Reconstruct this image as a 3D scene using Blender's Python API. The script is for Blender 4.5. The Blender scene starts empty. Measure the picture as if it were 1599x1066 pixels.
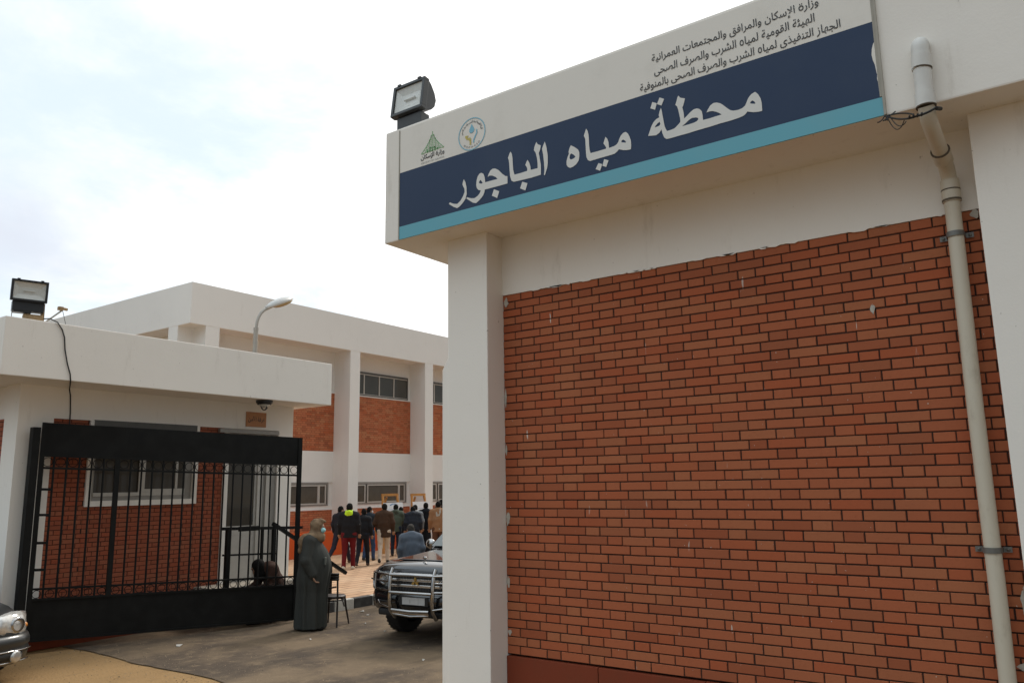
import bpy, bmesh, math, random
import numpy as np
from mathutils import Vector, Matrix
random.seed(7); RNG = np.random.RandomState(7)
SC = bpy.context.scene
COL = SC.collection
PI = math.pi
R = math.radians

# ------------------------------------------------------------------ camera
cd = bpy.data.cameras.new("camera"); cam = bpy.data.objects.new("camera", cd); COL.objects.link(cam)
cd.sensor_fit = 'HORIZONTAL'; cd.sensor_width = 36.0; cd.lens = 27.906; cd.clip_start = 0.05; cd.clip_end = 3000
cam.matrix_world = Matrix(((0.57952477, -0.13643092, -0.80345357, 0.0),
                           (-0.81481001, -0.11557256, -0.56809122, 0.0),
                           (-0.01535198, 0.98388495, -0.17814244, 2.0),
                           (0, 0, 0, 1)))
SC.camera = cam
SC.view_settings.view_transform = 'Standard'; SC.view_settings.look = 'None'
SC.view_settings.exposure = 0.10; SC.view_settings.gamma = 1.0

# ------------------------------------------------------------------ sun and sky
SUN_AZ, SUN_EL = R(6), R(44)          # azimuth measured from +X towards +Y: behind the right-hand wall
sun_dir = Vector((math.cos(SUN_EL) * math.cos(SUN_AZ), math.cos(SUN_EL) * math.sin(SUN_AZ), math.sin(SUN_EL)))
sl = bpy.data.lights.new("sun", 'SUN'); sl.energy = 2.0; sl.angle = R(12); sl.color = (1.0, 0.93, 0.84)
so = bpy.data.objects.new("sun", sl); COL.objects.link(so)
so.rotation_euler = (-sun_dir).to_track_quat('-Z', 'Y').to_euler()

W = bpy.data.worlds.new("World"); SC.world = W; W.use_nodes = True
nt = W.node_tree; nt.nodes.clear()
def wn(t, **k):
    n = nt.nodes.new(t)
    for a, b in k.items(): setattr(n, a, b)
    return n
wl = nt.links.new
def wmath(op, a, b=None, c=None, clamp=False):
    n = wn('ShaderNodeMath', operation=op); n.use_clamp = clamp
    for i, v in enumerate((a, b, c)):
        if v is None: continue
        if isinstance(v, (int, float)): n.inputs[i].default_value = v
        else: wl(v, n.inputs[i])
    return n.outputs[0]
tc = wn('ShaderNodeTexCoord')
sky = wn('ShaderNodeTexSky', sky_type='NISHITA'); sky.sun_disc = False
sky.sun_elevation = SUN_EL; sky.sun_rotation = PI / 2 - SUN_AZ
sky.air_density = 1.0; sky.dust_density = 1.5; sky.ozone_density = 1.5
# clouds: broken layer, heavier and whiter towards the sun
sep = wn('ShaderNodeSeparateXYZ'); wl(tc.outputs['Generated'], sep.inputs[0])
den = wmath('MAXIMUM', wmath('ADD', sep.outputs[2], 0.22), 0.08)
cx = wmath('DIVIDE', sep.outputs[0], den); cy = wmath('DIVIDE', sep.outputs[1], den)
cmb = wn('ShaderNodeCombineXYZ'); wl(cx, cmb.inputs[0]); wl(cy, cmb.inputs[1])
n1 = wn('ShaderNodeTexNoise'); n1.inputs['Scale'].default_value = 1.35; n1.inputs['Detail'].default_value = 9; n1.inputs['Roughness'].default_value = 0.6; n1.inputs['Distortion'].default_value = 0.25
wl(cmb.outputs[0], n1.inputs['Vector'])
dotn = wn('ShaderNodeVectorMath', operation='DOT_PRODUCT'); wl(tc.outputs['Generated'], dotn.inputs[0]); dotn.inputs[1].default_value = sun_dir
glow = wmath('POWER', wmath('MAXIMUM', dotn.outputs['Value'], 0.0), 3.0)
cov = wmath('ADD', wmath('MULTIPLY', n1.outputs['Fac'], 1.0), wmath('MULTIPLY', glow, 0.58))
mr = wn('ShaderNodeMapRange', interpolation_type='SMOOTHSTEP'); wl(cov, mr.inputs['Value'])
mr.inputs['From Min'].default_value = 0.52; mr.inputs['From Max'].default_value = 0.80
n2 = wn('ShaderNodeTexNoise'); n2.inputs['Scale'].default_value = 0.9; n2.inputs['Detail'].default_value = 4
off = wn('ShaderNodeVectorMath', operation='ADD'); wl(cmb.outputs[0], off.inputs[0]); off.inputs[1].default_value = (3.3, 1.7, 5.0)
wl(off.outputs[0], n2.inputs['Vector'])
shade = wn('ShaderNodeMapRange', interpolation_type='SMOOTHSTEP'); wl(n2.outputs['Fac'], shade.inputs['Value'])
shade.inputs['From Min'].default_value = 0.36; shade.inputs['From Max'].default_value = 0.56
ccol = wn('ShaderNodeMix', data_type='RGBA'); wl(shade.outputs[0], ccol.inputs['Factor'])
ccol.inputs['A'].default_value = (8.9, 9.1, 9.6, 1); ccol.inputs['B'].default_value = (12.0, 11.9, 11.7, 1)
gl = wn('ShaderNodeMix', data_type='RGBA', blend_type='ADD'); wl(wmath('MULTIPLY', glow, 0.55), gl.inputs['Factor'])
wl(ccol.outputs['Result'], gl.inputs['A']); gl.inputs['B'].default_value = (6.0, 5.8, 5.4, 1)
base = wn('ShaderNodeMix', data_type='RGBA'); base.inputs['Factor'].default_value = 0.84    # thin high veil over the blue
wl(sky.outputs[0], base.inputs['A']); base.inputs['B'].default_value = (8.7, 9.9, 10.7, 1)
mx = wn('ShaderNodeMix', data_type='RGBA'); wl(mr.outputs[0], mx.inputs['Factor'])
wl(base.outputs['Result'], mx.inputs['A']); wl(gl.outputs['Result'], mx.inputs['B'])
# a low bank of grey-violet cloud
bank = wn('ShaderNodeMapRange', interpolation_type='SMOOTHSTEP'); wl(wmath('ABSOLUTE', wmath('SUBTRACT', sep.outputs[2], 0.275)), bank.inputs['Value'])
bank.inputs['From Min'].default_value = 0.0; bank.inputs['From Max'].default_value = 0.095; bank.inputs['To Min'].default_value = 1.0; bank.inputs['To Max'].default_value = 0.0
n3 = wn('ShaderNodeTexNoise'); n3.inputs['Scale'].default_value = 2.6; n3.inputs['Detail'].default_value = 6; n3.inputs['Roughness'].default_value = 0.55
wl(tc.outputs['Generated'], n3.inputs['Vector'])
bn = wn('ShaderNodeMapRange', interpolation_type='SMOOTHSTEP'); wl(n3.outputs['Fac'], bn.inputs['Value']); bn.inputs['From Min'].default_value = 0.42; bn.inputs['From Max'].default_value = 0.60
mb_ = wn('ShaderNodeMix', data_type='RGBA'); wl(wmath('MULTIPLY', wmath('MULTIPLY', bank.outputs[0], bn.outputs[0]), 0.8), mb_.inputs['Factor'])
wl(mx.outputs['Result'], mb_.inputs['A']); mb_.inputs['B'].default_value = (7.4, 7.7, 8.6, 1); mx = mb_
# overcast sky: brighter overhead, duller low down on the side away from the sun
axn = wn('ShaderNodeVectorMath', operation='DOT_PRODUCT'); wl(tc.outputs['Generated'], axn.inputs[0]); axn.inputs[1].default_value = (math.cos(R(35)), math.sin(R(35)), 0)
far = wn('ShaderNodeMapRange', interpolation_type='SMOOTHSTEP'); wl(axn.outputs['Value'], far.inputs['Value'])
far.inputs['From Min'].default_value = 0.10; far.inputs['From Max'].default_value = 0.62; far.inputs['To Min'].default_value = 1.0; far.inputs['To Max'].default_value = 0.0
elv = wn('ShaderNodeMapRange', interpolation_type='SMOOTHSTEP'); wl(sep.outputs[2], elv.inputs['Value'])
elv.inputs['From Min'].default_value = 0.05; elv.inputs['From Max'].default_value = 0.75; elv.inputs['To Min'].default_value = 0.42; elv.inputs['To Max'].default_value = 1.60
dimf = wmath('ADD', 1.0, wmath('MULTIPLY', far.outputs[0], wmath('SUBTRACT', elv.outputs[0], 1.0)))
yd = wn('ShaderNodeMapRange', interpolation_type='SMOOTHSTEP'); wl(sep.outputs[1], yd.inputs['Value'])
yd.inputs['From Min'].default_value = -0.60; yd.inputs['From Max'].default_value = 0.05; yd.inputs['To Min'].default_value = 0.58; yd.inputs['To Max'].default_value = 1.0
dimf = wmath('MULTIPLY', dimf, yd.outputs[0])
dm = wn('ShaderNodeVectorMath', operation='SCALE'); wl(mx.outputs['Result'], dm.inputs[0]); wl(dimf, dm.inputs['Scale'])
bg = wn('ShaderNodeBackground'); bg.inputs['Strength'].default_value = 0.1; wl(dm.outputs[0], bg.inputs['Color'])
wo = wn('ShaderNodeOutputWorld'); wl(bg.outputs[0], wo.inputs['Surface'])

# ------------------------------------------------------------------ levels
ZR = -0.20      # road and street
ZP = -0.12      # paved yard
ZK = -0.02      # kerb top

# ------------------------------------------------------------------ materials
def lin(r, g, b):
    f = lambda c: (c / 255 / 12.92) if c / 255 <= 0.04045 else ((c / 255 + 0.055) / 1.055) ** 2.4
    return (f(r), f(g), f(b), 1)
class Mat:
    def __init__(s, name, col, rough=0.8, metal=0.0, spec=0.5):
        s.m = bpy.data.materials.new(name); s.m.use_nodes = True
        s.nt = s.m.node_tree; s.b = s.nt.nodes['Principled BSDF']
        s.b.inputs['Base Color'].default_value = (*col[:3], 1); s.b.inputs['Roughness'].default_value = rough
        s.b.inputs['Metallic'].default_value = metal; s.b.inputs['Specular IOR Level'].default_value = spec
        s.col = (*col[:3], 1); s.out = None; s._tc = None
    def node(s, t, **k):
        n = s.nt.nodes.new(t)
        for a, b in k.items(): setattr(n, a, b)
        return n
    def link(s, a, b): s.nt.links.new(a, b)
    def coord(s, scale=(1, 1, 1)):
        if s._tc is None: s._tc = s.node('ShaderNodeTexCoord')
        mp = s.node('ShaderNodeMapping'); mp.inputs['Scale'].default_value = scale
        s.link(s._tc.outputs['Object'], mp.inputs['Vector']); return mp.outputs[0]
    def noise(s, scale, detail=5, rough=0.55, stretch=(1, 1, 1)):
        n = s.node('ShaderNodeTexNoise'); n.inputs['Scale'].default_value = scale; n.inputs['Detail'].default_value = detail
        n.inputs['Roughness'].default_value = rough; s.link(s.coord(stretch), n.inputs['Vector']); return n.outputs['Fac']
    def ramp(s, fac, lo, hi):
        n = s.node('ShaderNodeMapRange', interpolation_type='SMOOTHSTEP'); s.link(fac, n.inputs['Value'])
        n.inputs['From Min'].default_value = lo; n.inputs['From Max'].default_value = hi; return n.outputs[0]
    def mul(s, a, v):
        n = s.node('ShaderNodeMath', operation='MULTIPLY'); s.link(a, n.inputs[0])
        if isinstance(v, (int, float)): n.inputs[1].default_value = v
        else: s.link(v, n.inputs[1])
        return n.outputs[0]
    def mix(s, fac, col):           # lay a colour over what is there
        n = s.node('ShaderNodeMix', data_type='RGBA'); s.link(fac, n.inputs['Factor'])
        if s.out is None: n.inputs['A'].default_value = s.col
        else: s.link(s.out, n.inputs['A'])
        if isinstance(col, tuple): n.inputs['B'].default_value = (*col[:3], 1)
        else: s.link(col, n.inputs['B'])
        s.out = n.outputs['Result']; s.link(s.out, s.b.inputs['Base Color']); return s
    def bump(s, fac, strength=0.3, dist=0.01):
        n = s.node('ShaderNodeBump'); n.inputs['Strength'].default_value = strength; n.inputs['Distance'].default_value = dist
        s.link(fac, n.inputs['Height']); 
        prev = s.b.inputs['Normal'].links
        if prev: s.link(prev[0].from_socket, n.inputs['Normal'])
        s.link(n.outputs[0], s.b.inputs['Normal']); return s
    def rough(s, fac, lo, hi):
        n = s.node('ShaderNodeMapRange'); s.link(fac, n.inputs['Value']); n.inputs['To Min'].default_value = lo; n.inputs['To Max'].default_value = hi
        s.link(n.outputs[0], s.b.inputs['Roughness']); return s

def plaster(name, col, dirt=(0.42, 0.36, 0.28), amt=0.35):
    m = Mat(name, col, 0.85, spec=0.25)
    m.mix(m.mul(m.ramp(m.noise(0.8, 4), 0.40, 0.75), 0.22), tuple(c * 0.86 for c in col[:3]))
    m.mix(m.mul(m.ramp(m.noise(3.0, 8, 0.7, (1.6, 1.6, 0.35)), 0.56, 0.78), amt), dirt)
    m.mix(m.mul(m.ramp(m.noise(26, 2), 0.735, 0.78), 0.55), (0.2, 0.16, 0.11))
    m.bump(m.noise(60, 4), 0.16, 0.006); m.bump(m.noise(2.2, 3), 0.25, 0.02)
    return m.m
WHITE = (0.85, 0.80, 0.725)
M_wall = plaster('painted_plaster', WHITE)
M_wall2 = plaster('painted_plaster_far', (0.79, 0.765, 0.72), amt=0.2)

def brickmat(name, col, drips=True, var=0.75):
    m = Mat(name, col, 0.82, spec=0.25)
    a = m.node('ShaderNodeAttribute'); a.attribute_name = 'tone'
    s = m.node('ShaderNodeSeparateColor'); m.link(a.outputs['Color'], s.inputs[0])
    m.mix(m.mul(m.ramp(s.outputs[0], 0.45, 1.0), var), tuple(c * k for c, k in zip(col, (0.98, 1.30, 1.35))))
    m.mix(m.mul(m.ramp(s.outputs[1], 0.55, 1.0), var), tuple(c * k for c, k in zip(col, (0.95, 0.70, 0.58))))
    m.mix(m.mul(m.ramp(s.outputs[2], 0.60, 1.0), var), tuple(c * k for c, k in zip(col, (0.66, 0.64, 0.66))))
    m.mix(m.mul(m.ramp(m.noise(38, 6, 0.7), 0.50, 0.72), 0.30), tuple(c * 0.66 for c in col))
    m.mix(m.mul(m.ramp(m.noise(1.1, 4), 0.45, 0.75), 0.30), tuple(c * k for c, k in zip(col, (0.72, 0.78, 0.85))))
    if drips:
        sp = m.ramp(m.noise(20, 2, 0.5, (1, 1, 0.16)), 0.735, 0.755)
        m.mix(m.mul(sp, m.ramp(m.noise(0.9, 2), 0.42, 0.62)), (0.6, 0.55, 0.48))
        m.mix(m.ramp(m.noise(55, 1), 0.80, 0.82), (0.55, 0.5, 0.44))
    m.bump(m.noise(70, 6), 0.35, 0.004)
    return m.m
M_brick = brickmat('brick_faces', (0.40, 0.116, 0.050), True, 0.55)
M_brick2 = brickmat('brick_faces_guardhouse', (0.33, 0.092, 0.046), False, 0.5)
M_brick3 = brickmat('brick_faces_block', (0.50, 0.165, 0.075), False, 0.8)
mj = Mat('dark_mortar', (0.030, 0.013, 0.008), 0.95); M_mortar = mj.m
mj = Mat('brown_mortar', (0.13, 0.05, 0.027), 0.95); M_mortar3 = mj.m

m = Mat('red_plinth_paint', (0.21, 0.045, 0.020), 0.7, spec=.2)
m.mix(m.mul(m.ramp(m.noise(4, 7, 0.65), 0.45, 0.75), 0.5), (0.15, 0.05, 0.025)).bump(m.noise(30, 4), 0.15, 0.005); M_plinth = m.m
m = Mat('orange_plinth_paint', (0.56, 0.085, 0.014), 0.6, spec=.25)
m.mix(m.mul(m.ramp(m.noise(3, 6), 0.42, 0.75), 0.4), (0.46, 0.075, 0.018)); M_orange = m.m

def simple(name, col, rough=0.6, metal=0.0, spec=0.5, var=0.25, scale=12, bump=0.0, dark=0.7):
    m = Mat(name, col, rough, metal, spec)
    m.mix(m.mul(m.ramp(m.noise(scale, 5), 0.38, 0.70), var), tuple(c * dark for c in col[:3]))
    if bump: m.bump(m.noise(scale * 3, 5), bump, 0.005)
    return m.m
M_black = simple('black_gate_paint', (0.006, 0.006, 0.0055), 0.6, 0.0, 0.18, 0.5, 5, 0.15, 2.2)
M_alu = simple('grey_aluminium', (0.30, 0.28, 0.25), 0.5, 0.3)
M_alud = simple('dark_aluminium', (0.10, 0.095, 0.085), 0.5, 0.3)
M_alul = simple('pale_aluminium', (0.52, 0.49, 0.44), 0.45, 0.2)
M_glass = simple('dark_window_glass', (0.075, 0.064, 0.05), 0.09, 0, 0.5, 0.4, 2.0)
M_glass2 = simple('curtained_glass', (0.085, 0.072, 0.055), 0.10, 0, 0.6, 0.5, 6.0)
M_pvc = Mat('cream_pvc', (0.58, 0.52, 0.41), 0.45)
M_pvc.mix(M_pvc.mul(M_pvc.ramp(M_pvc.noise(7, 8, 0.7, (1, 1, .4)), 0.52, 0.76), 0.55), (0.30, 0.24, 0.16)); M_pvc = M_pvc.m
M_pvcw = simple('white_pvc', (0.66, 0.64, 0.59), 0.42, 0, 0.5, 0.35, 9)
M_grime = simple('pipe_joint_grime', (0.10, 0.075, 0.05), 0.8)
M_steel = simple('galvanised_strap', (0.18, 0.175, 0.16), 0.5, 0.5)
M_cable = simple('black_cable', (0.015, 0.014, 0.013), 0.6)
m = Mat('sign_white_sheet', (0.76, 0.71, 0.63), 0.5)
m.mix(m.mul(m.ramp(m.noise(2.5, 7, 0.65), 0.48, 0.75), 0.25), (0.5, 0.46, 0.38)); M_swhite = m.m
m = Mat('sign_blue_sheet', (0.023, 0.043, 0.092), 0.5, spec=.25)
m.mix(m.mul(m.ramp(m.noise(1.6, 6), 0.45, 0.75), 0.35), (0.040, 0.060, 0.105)); M_sblue = m.m
m = Mat('sign_cyan_sheet', (0.115, 0.38, 0.46), 0.45)
m.mix(m.mul(m.ramp(m.noise(2, 6), 0.45, 0.75), 0.35), (0.16, 0.37, 0.42)); M_scyan = m.m
M_slet = simple('sign_white_lettering', (0.70, 0.68, 0.63), 0.5, var=0.1)
M_sblk = simple('sign_black_lettering', (0.03, 0.03, 0.03), 0.5, var=0.1)
M_sgrey = simple('sign_grey_lettering', (0.33, 0.33, 0.31), 0.5, var=0.1)
M_sgreen = simple('sign_green_ink', (0.16, 0.40, 0.15), 0.5, var=0.2)
M_slblue = simple('sign_light_blue_ink', (0.19, 0.45, 0.56), 0.5, var=0.1)
M_sgold = simple('sign_gold_ink', (0.52, 0.42, 0.09), 0.5, var=0.1)
M_trim = simple('sign_edge_trim', (0.36, 0.33, 0.27), 0.6)
M_bronze = simple('bronze_plaque', (0.46, 0.20, 0.075), 0.5, 0.0, var=0.4)
M_housing = simple('dark_lamp_housing', (0.035, 0.037, 0.038), 0.5)
M_housing2 = simple('black_lamp_housing', (0.016, 0.017, 0.019), 0.45)
M_reflector = simple('lamp_reflector', (0.66, 0.65, 0.60), 0.35, 0.15, var=0.3, scale=5)
def glass(name, tint=(0.9, 0.95, 0.93), rough=0.03, alpha=0.18):
    m = Mat(name, tint, rough); m.b.inputs['Alpha'].default_value = alpha; return m.m
M_lens = glass('clear_lamp_glass')
M_tan = simple('rusty_tan_metal', (0.33, 0.22, 0.11), 0.7, var=0.6, scale=25)
M_polegrey = simple('grey_lamp_pole', (0.36, 0.34, 0.30), 0.55, 0.1)
M_amber = simple('amber_lamp_bowl', (0.42, 0.31, 0.15), 0.25, var=0.4)
M_wood = simple('orange_varnished_wood', (0.50, 0.22, 0.045), 0.5, var=0.5, scale=9)
M_paper = simple('white_poster_paper', (0.70, 0.70, 0.70), 0.7, var=0.1)
M_pblue = simple('poster_blue_ink', (0.10, 0.22, 0.42), 0.6)
m = Mat('added_street_asphalt', (0.095, 0.07, 0.045), 0.9, spec=0.2); m.mix(m.mul(m.ramp(m.noise(0.8, 6), .45, .7), .6), (0.16, 0.11, 0.065)); m.bump(m.noise(90, 4), .5, .006); M_street_added = m.m
M_kw = simple('white_kerb_paint', (0.52, 0.49, 0.43), 0.8, var=0.6, scale=8, bump=.2)
M_kb = simple('black_kerb_paint', (0.028, 0.027, 0.025), 0.7, var=0.7, scale=8, bump=.2, dark=2.6)

# ground
m = Mat('sandy_earth', (0.29, 0.182, 0.085), 0.95, spec=0.1)
m.mix(m.mul(m.ramp(m.noise(1.3, 7), 0.4, 0.7), 0.55), (0.24, 0.15, 0.07)); m.mix(m.mul(m.ramp(m.noise(30, 5, 0.7), 0.55, 0.75), 0.5), (0.17, 0.11, 0.06))
m.mix(m.mul(m.ramp(m.noise(2.2, 6, .6, (.5, 2.2, 1)), .52, .7), .45), (0.16, 0.105, 0.055)); m.bump(m.noise(28, 7), 0.8, 0.03); M_sand = m.m
m = Mat('dusty_asphalt', (0.078, 0.058, 0.042), 0.92, spec=0.2)
m.mix(m.mul(m.ramp(m.noise(0.7, 6, 0.6), 0.38, 0.62), 0.85), (0.18, 0.13, 0.082))
m.mix(m.mul(m.ramp(m.noise(5, 6, 0.65), 0.50, 0.70), 0.6), (0.22, 0.16, 0.10))
m.mix(m.mul(m.ramp(m.noise(1.4, 6, .6, (.25, 1.6, 1)), 0.50, 0.72), 0.55), (0.045, 0.036, 0.028))
m.mix(m.mul(m.ramp(m.noise(140, 2), 0.56, 0.7), 0.5), (0.03, 0.026, 0.022)); m.mix(m.mul(m.ramp(m.noise(60, 3), 0.64, 0.74), 0.5), (0.30, 0.23, 0.16)); m.bump(m.noise(120, 4), 0.9, 0.008); m.bump(m.noise(9, 5), 0.4, 0.02); M_asph = m.m
m = Mat('yard_pavers', (0.45, 0.285, 0.175), 0.85, spec=0.2)
bt = m.node('ShaderNodeTexBrick'); m.link(m.coord((1, 1, 1)), bt.inputs['Vector'])
bt.inputs['Scale'].default_value = 1.0; bt.inputs['Brick Width'].default_value = 0.62; bt.inputs['Row Height'].default_value = 0.28; bt.inputs['Mortar Size'].default_value = 0.03; bt.inputs['Bias'].default_value = 0.0
bt.inputs['Color1'].default_value = (0.49, 0.315, 0.195, 1); bt.inputs['Color2'].default_value = (0.40, 0.25, 0.15, 1); bt.inputs['Mortar'].default_value = (0.24, 0.145, 0.085, 1)
m.out = bt.outputs['Color']
m.mix(m.mul(m.ramp(m.noise(0.9, 6), 0.42, 0.7), 0.45), (0.50, 0.37, 0.25)); m.bump(bt.outputs['Fac'], -0.4, 0.01); M_paver = m.m

# ------------------------------------------------------------------ mesh helpers
class MB:
    """collects faces in world (or local) coordinates and links them as ONE mesh object"""
    def __init__(s): s.v = []; s.f = []; s.mi = []; s.sm = []; s.tone = None
    def add(s, vs, fs, mi=0, smooth=False):
        o = len(s.v); s.v += [tuple(p) for p in vs]
        for f in fs: s.f.append([o + i for i in f]); s.mi.append(mi); s.sm.append(smooth)
        return s
    def box(s, x0, x1, y0, y1, z0, z1, mi=0, bev=0.0, M=None):
        if x0 > x1: x0, x1 = x1, x0
        if y0 > y1: y0, y1 = y1, y0
        if z0 > z1: z0, z1 = z1, z0
        if bev <= 0:
            vs = [(x, y, z) for z in (z0, z1) for y in (y0, y1) for x in (x0, x1)]
            fs = [(0, 2, 3, 1), (4, 5, 7, 6), (0, 1, 5, 4), (2, 6, 7, 3), (0, 4, 6, 2), (1, 3, 7, 5)]
        else:
            bm = bmesh.new(); bmesh.ops.create_cube(bm, size=1.0)
            for v in bm.verts: v.co = Vector(((x0 + x1) / 2 + v.co.x * (x1 - x0), (y0 + y1) / 2 + v.co.y * (y1 - y0), (z0 + z1) / 2 + v.co.z * (z1 - z0)))
            bmesh.ops.bevel(bm, geom=bm.edges[:], offset=bev, segments=2, affect='EDGES', profile=0.6)
            bm.verts.index_update(); vs = [v.co[:] for v in bm.verts]; fs = [[v.index for v in f.verts] for f in bm.faces]; bm.free()
        if M is not None: vs = [tuple(M @ Vector(p)) for p in vs]
        return s.add(vs, fs, mi)
    def tube(s, pts, r, n=10, mi=0, smooth=True, cap=True, rs=None):
        pts = [Vector(p) for p in pts]; rings = []
        t = [(pts[min(i + 1, len(pts) - 1)] - pts[max(i - 1, 0)]).normalized() for i in range(len(pts))]
        ref = Vector((0, 0, 1)) if abs(t[0].z) < 0.9 else Vector((1, 0, 0))
        u = t[0].cross(ref).normalized(); vs = []
        for i, p in enumerate(pts):
            u = (u - t[i] * u.dot(t[i])).normalized(); w = t[i].cross(u); rr = rs[i] if rs else r
            vs += [tuple(p + (u * math.cos(2 * PI * k / n) + w * math.sin(2 * PI * k / n)) * rr) for k in range(n)]
        fs = [(i * n + k, i * n + (k + 1) % n, (i + 1) * n + (k + 1) % n, (i + 1) * n + k) for i in range(len(pts) - 1) for k in range(n)]
        s.add(vs, fs, mi, smooth)
        if cap: s.add(vs[:n], [list(range(n))[::-1]], mi); s.add(vs[-n:], [list(range(n))], mi)
        return s
    def bar(s, a, b, w, h=None, mi=0, up=(0, 0, 1)):
        h = h or w; a, b = Vector(a), Vector(b); d = (b - a).normalized(); up = Vector(up)
        if abs(d.dot(up)) > 0.95: up = Vector((0, 1, 0))
        x = d.cross(up).normalized(); z = x.cross(d)
        vs = [tuple(p + x * i * w / 2 + z * j * h / 2) for p in (a, b) for i, j in ((-1, -1), (1, -1), (1, 1), (-1, 1))]
        return s.add(vs, [(3, 2, 1, 0), (4, 5, 6, 7), (0, 1, 5, 4), (1, 2, 6, 5), (2, 3, 7, 6), (3, 0, 4, 7)], mi)
    def torus(s, c, axis, R0, r, n=20, k=6, mi=0):
        c = Vector(c); a = Vector(axis).normalized(); u = a.orthogonal().normalized(); w = a.cross(u); vs = []
        for i in range(n):
            d = u * math.cos(2 * PI * i / n) + w * math.sin(2 * PI * i / n)
            vs += [tuple(c + d * (R0 + r * math.cos(2 * PI * j / k)) + a * r * math.sin(2 * PI * j / k)) for j in range(k)]
        return s.add(vs, [(i * k + j, ((i + 1) % n) * k + j, ((i + 1) % n) * k + (j + 1) % k, i * k + (j + 1) % k) for i in range(n) for j in range(k)], mi, True)
    def lathe(s, c, axis, prof, n=28, mi=0, smooth=True):     # prof: (radius, offset along axis)
        c = Vector(c); a = Vector(axis).normalized(); u = a.orthogonal().normalized(); w = a.cross(u); vs = []
        for (rr, h) in prof:
            vs += [tuple(c + (u * math.cos(2 * PI * i / n) + w * math.sin(2 * PI * i / n)) * rr + a * h) for i in range(n)]
        fs = [(j * n + i, j * n + (i + 1) % n, (j + 1) * n + (i + 1) % n, (j + 1) * n + i) for j in range(len(prof) - 1) for i in range(n)]
        return s.add(vs, fs, mi, smooth)
    def ell(s, c, r, mi=0, n=14, k=9, M=None):
        vs = []; 
        for j in range(k + 1):
            th = PI * j / k
            vs += [(c[0] + r[0] * math.sin(th) * math.cos(2 * PI * i / n), c[1] + r[1] * math.sin(th) * math.sin(2 * PI * i / n), c[2] + r[2] * math.cos(th)) for i in range(n)]
        if M is not None: vs = [tuple(M @ Vector(p)) for p in vs]
        return s.add(vs, [(j * n + i, (j + 1) * n + i, (j + 1) * n + (i + 1) % n, j * n + (i + 1) % n) for j in range(k) for i in range(n)], mi, True)
    def prism(s, poly, ex, mi=0):                              # polygon of 3-D points, extruded by the vector ex
        n = len(poly); ex = Vector(ex); vs = [tuple(p) for p in poly] + [tuple(Vector(p) + ex) for p in poly]
        return s.add(vs, [list(range(n))[::-1], list(range(n, 2 * n))] + [(i, (i + 1) % n, n + (i + 1) % n, n + i) for i in range(n)], mi)
    def build(s, name, mats, parent=None, local=False, bevel=0.0, fix=True):
        if not isinstance(mats, (list, tuple)): mats = [mats]
        me = bpy.data.meshes.new(name)
        vs = s.v
        if parent is not None and not local:
            q = root_loc(parent); vs = [(a - q[0], b - q[1], c - q[2]) for a, b, c in vs]
        me.from_pydata(vs, [], s.f)
        for mm in mats: me.materials.append(mm)
        me.polygons.foreach_set('material_index', s.mi); me.polygons.foreach_set('use_smooth', s.sm)
        if s.tone is not None:
            at = me.color_attributes.new('tone', 'FLOAT_COLOR', 'CORNER'); cols = []
            for p, t in zip(me.polygons, s.tone): cols += list(t) * len(p.vertices)
            at.data.foreach_set('color', cols)
        if fix:
            bm = bmesh.new(); bm.from_mesh(me)
            bmesh.ops.recalc_face_normals(bm, faces=bm.faces[:]); bm.to_mesh(me); bm.free()
        me.update()
        o = bpy.data.objects.new(name, me); COL.objects.link(o)
        if parent is not None: o.parent = parent
        if bevel > 0:
            md = o.modifiers.new('bevel', 'BEVEL'); md.width = bevel; md.segments = 2; md.limit_method = 'ANGLE'; md.angle_limit = R(40)
        return o
def root_loc(p):
    v = Vector((0, 0, 0))
    while p is not None: v += p.location; p = p.parent
    return v
def tag(o, label=None, cat=None, group=None, kind=None):
    if label: o['label'] = label
    if cat: o['category'] = cat
    if group: o['group'] = group
    if kind: o['kind'] = kind
    return o
def thing(name, label, cat, loc=(0, 0, 0), rz=0.0, group=None):
    o = bpy.data.objects.new(name, None); COL.objects.link(o); o.location = loc; o.rotation_euler = (0, 0, rz); o.empty_display_size = 0.2
    return tag(o, label, cat, group)
def copy_tree(o, parent=None):
    c = o.copy(); COL.objects.link(c); c.parent = parent
    for ch in list(o.children): copy_tree(ch, c)
    return c

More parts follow.
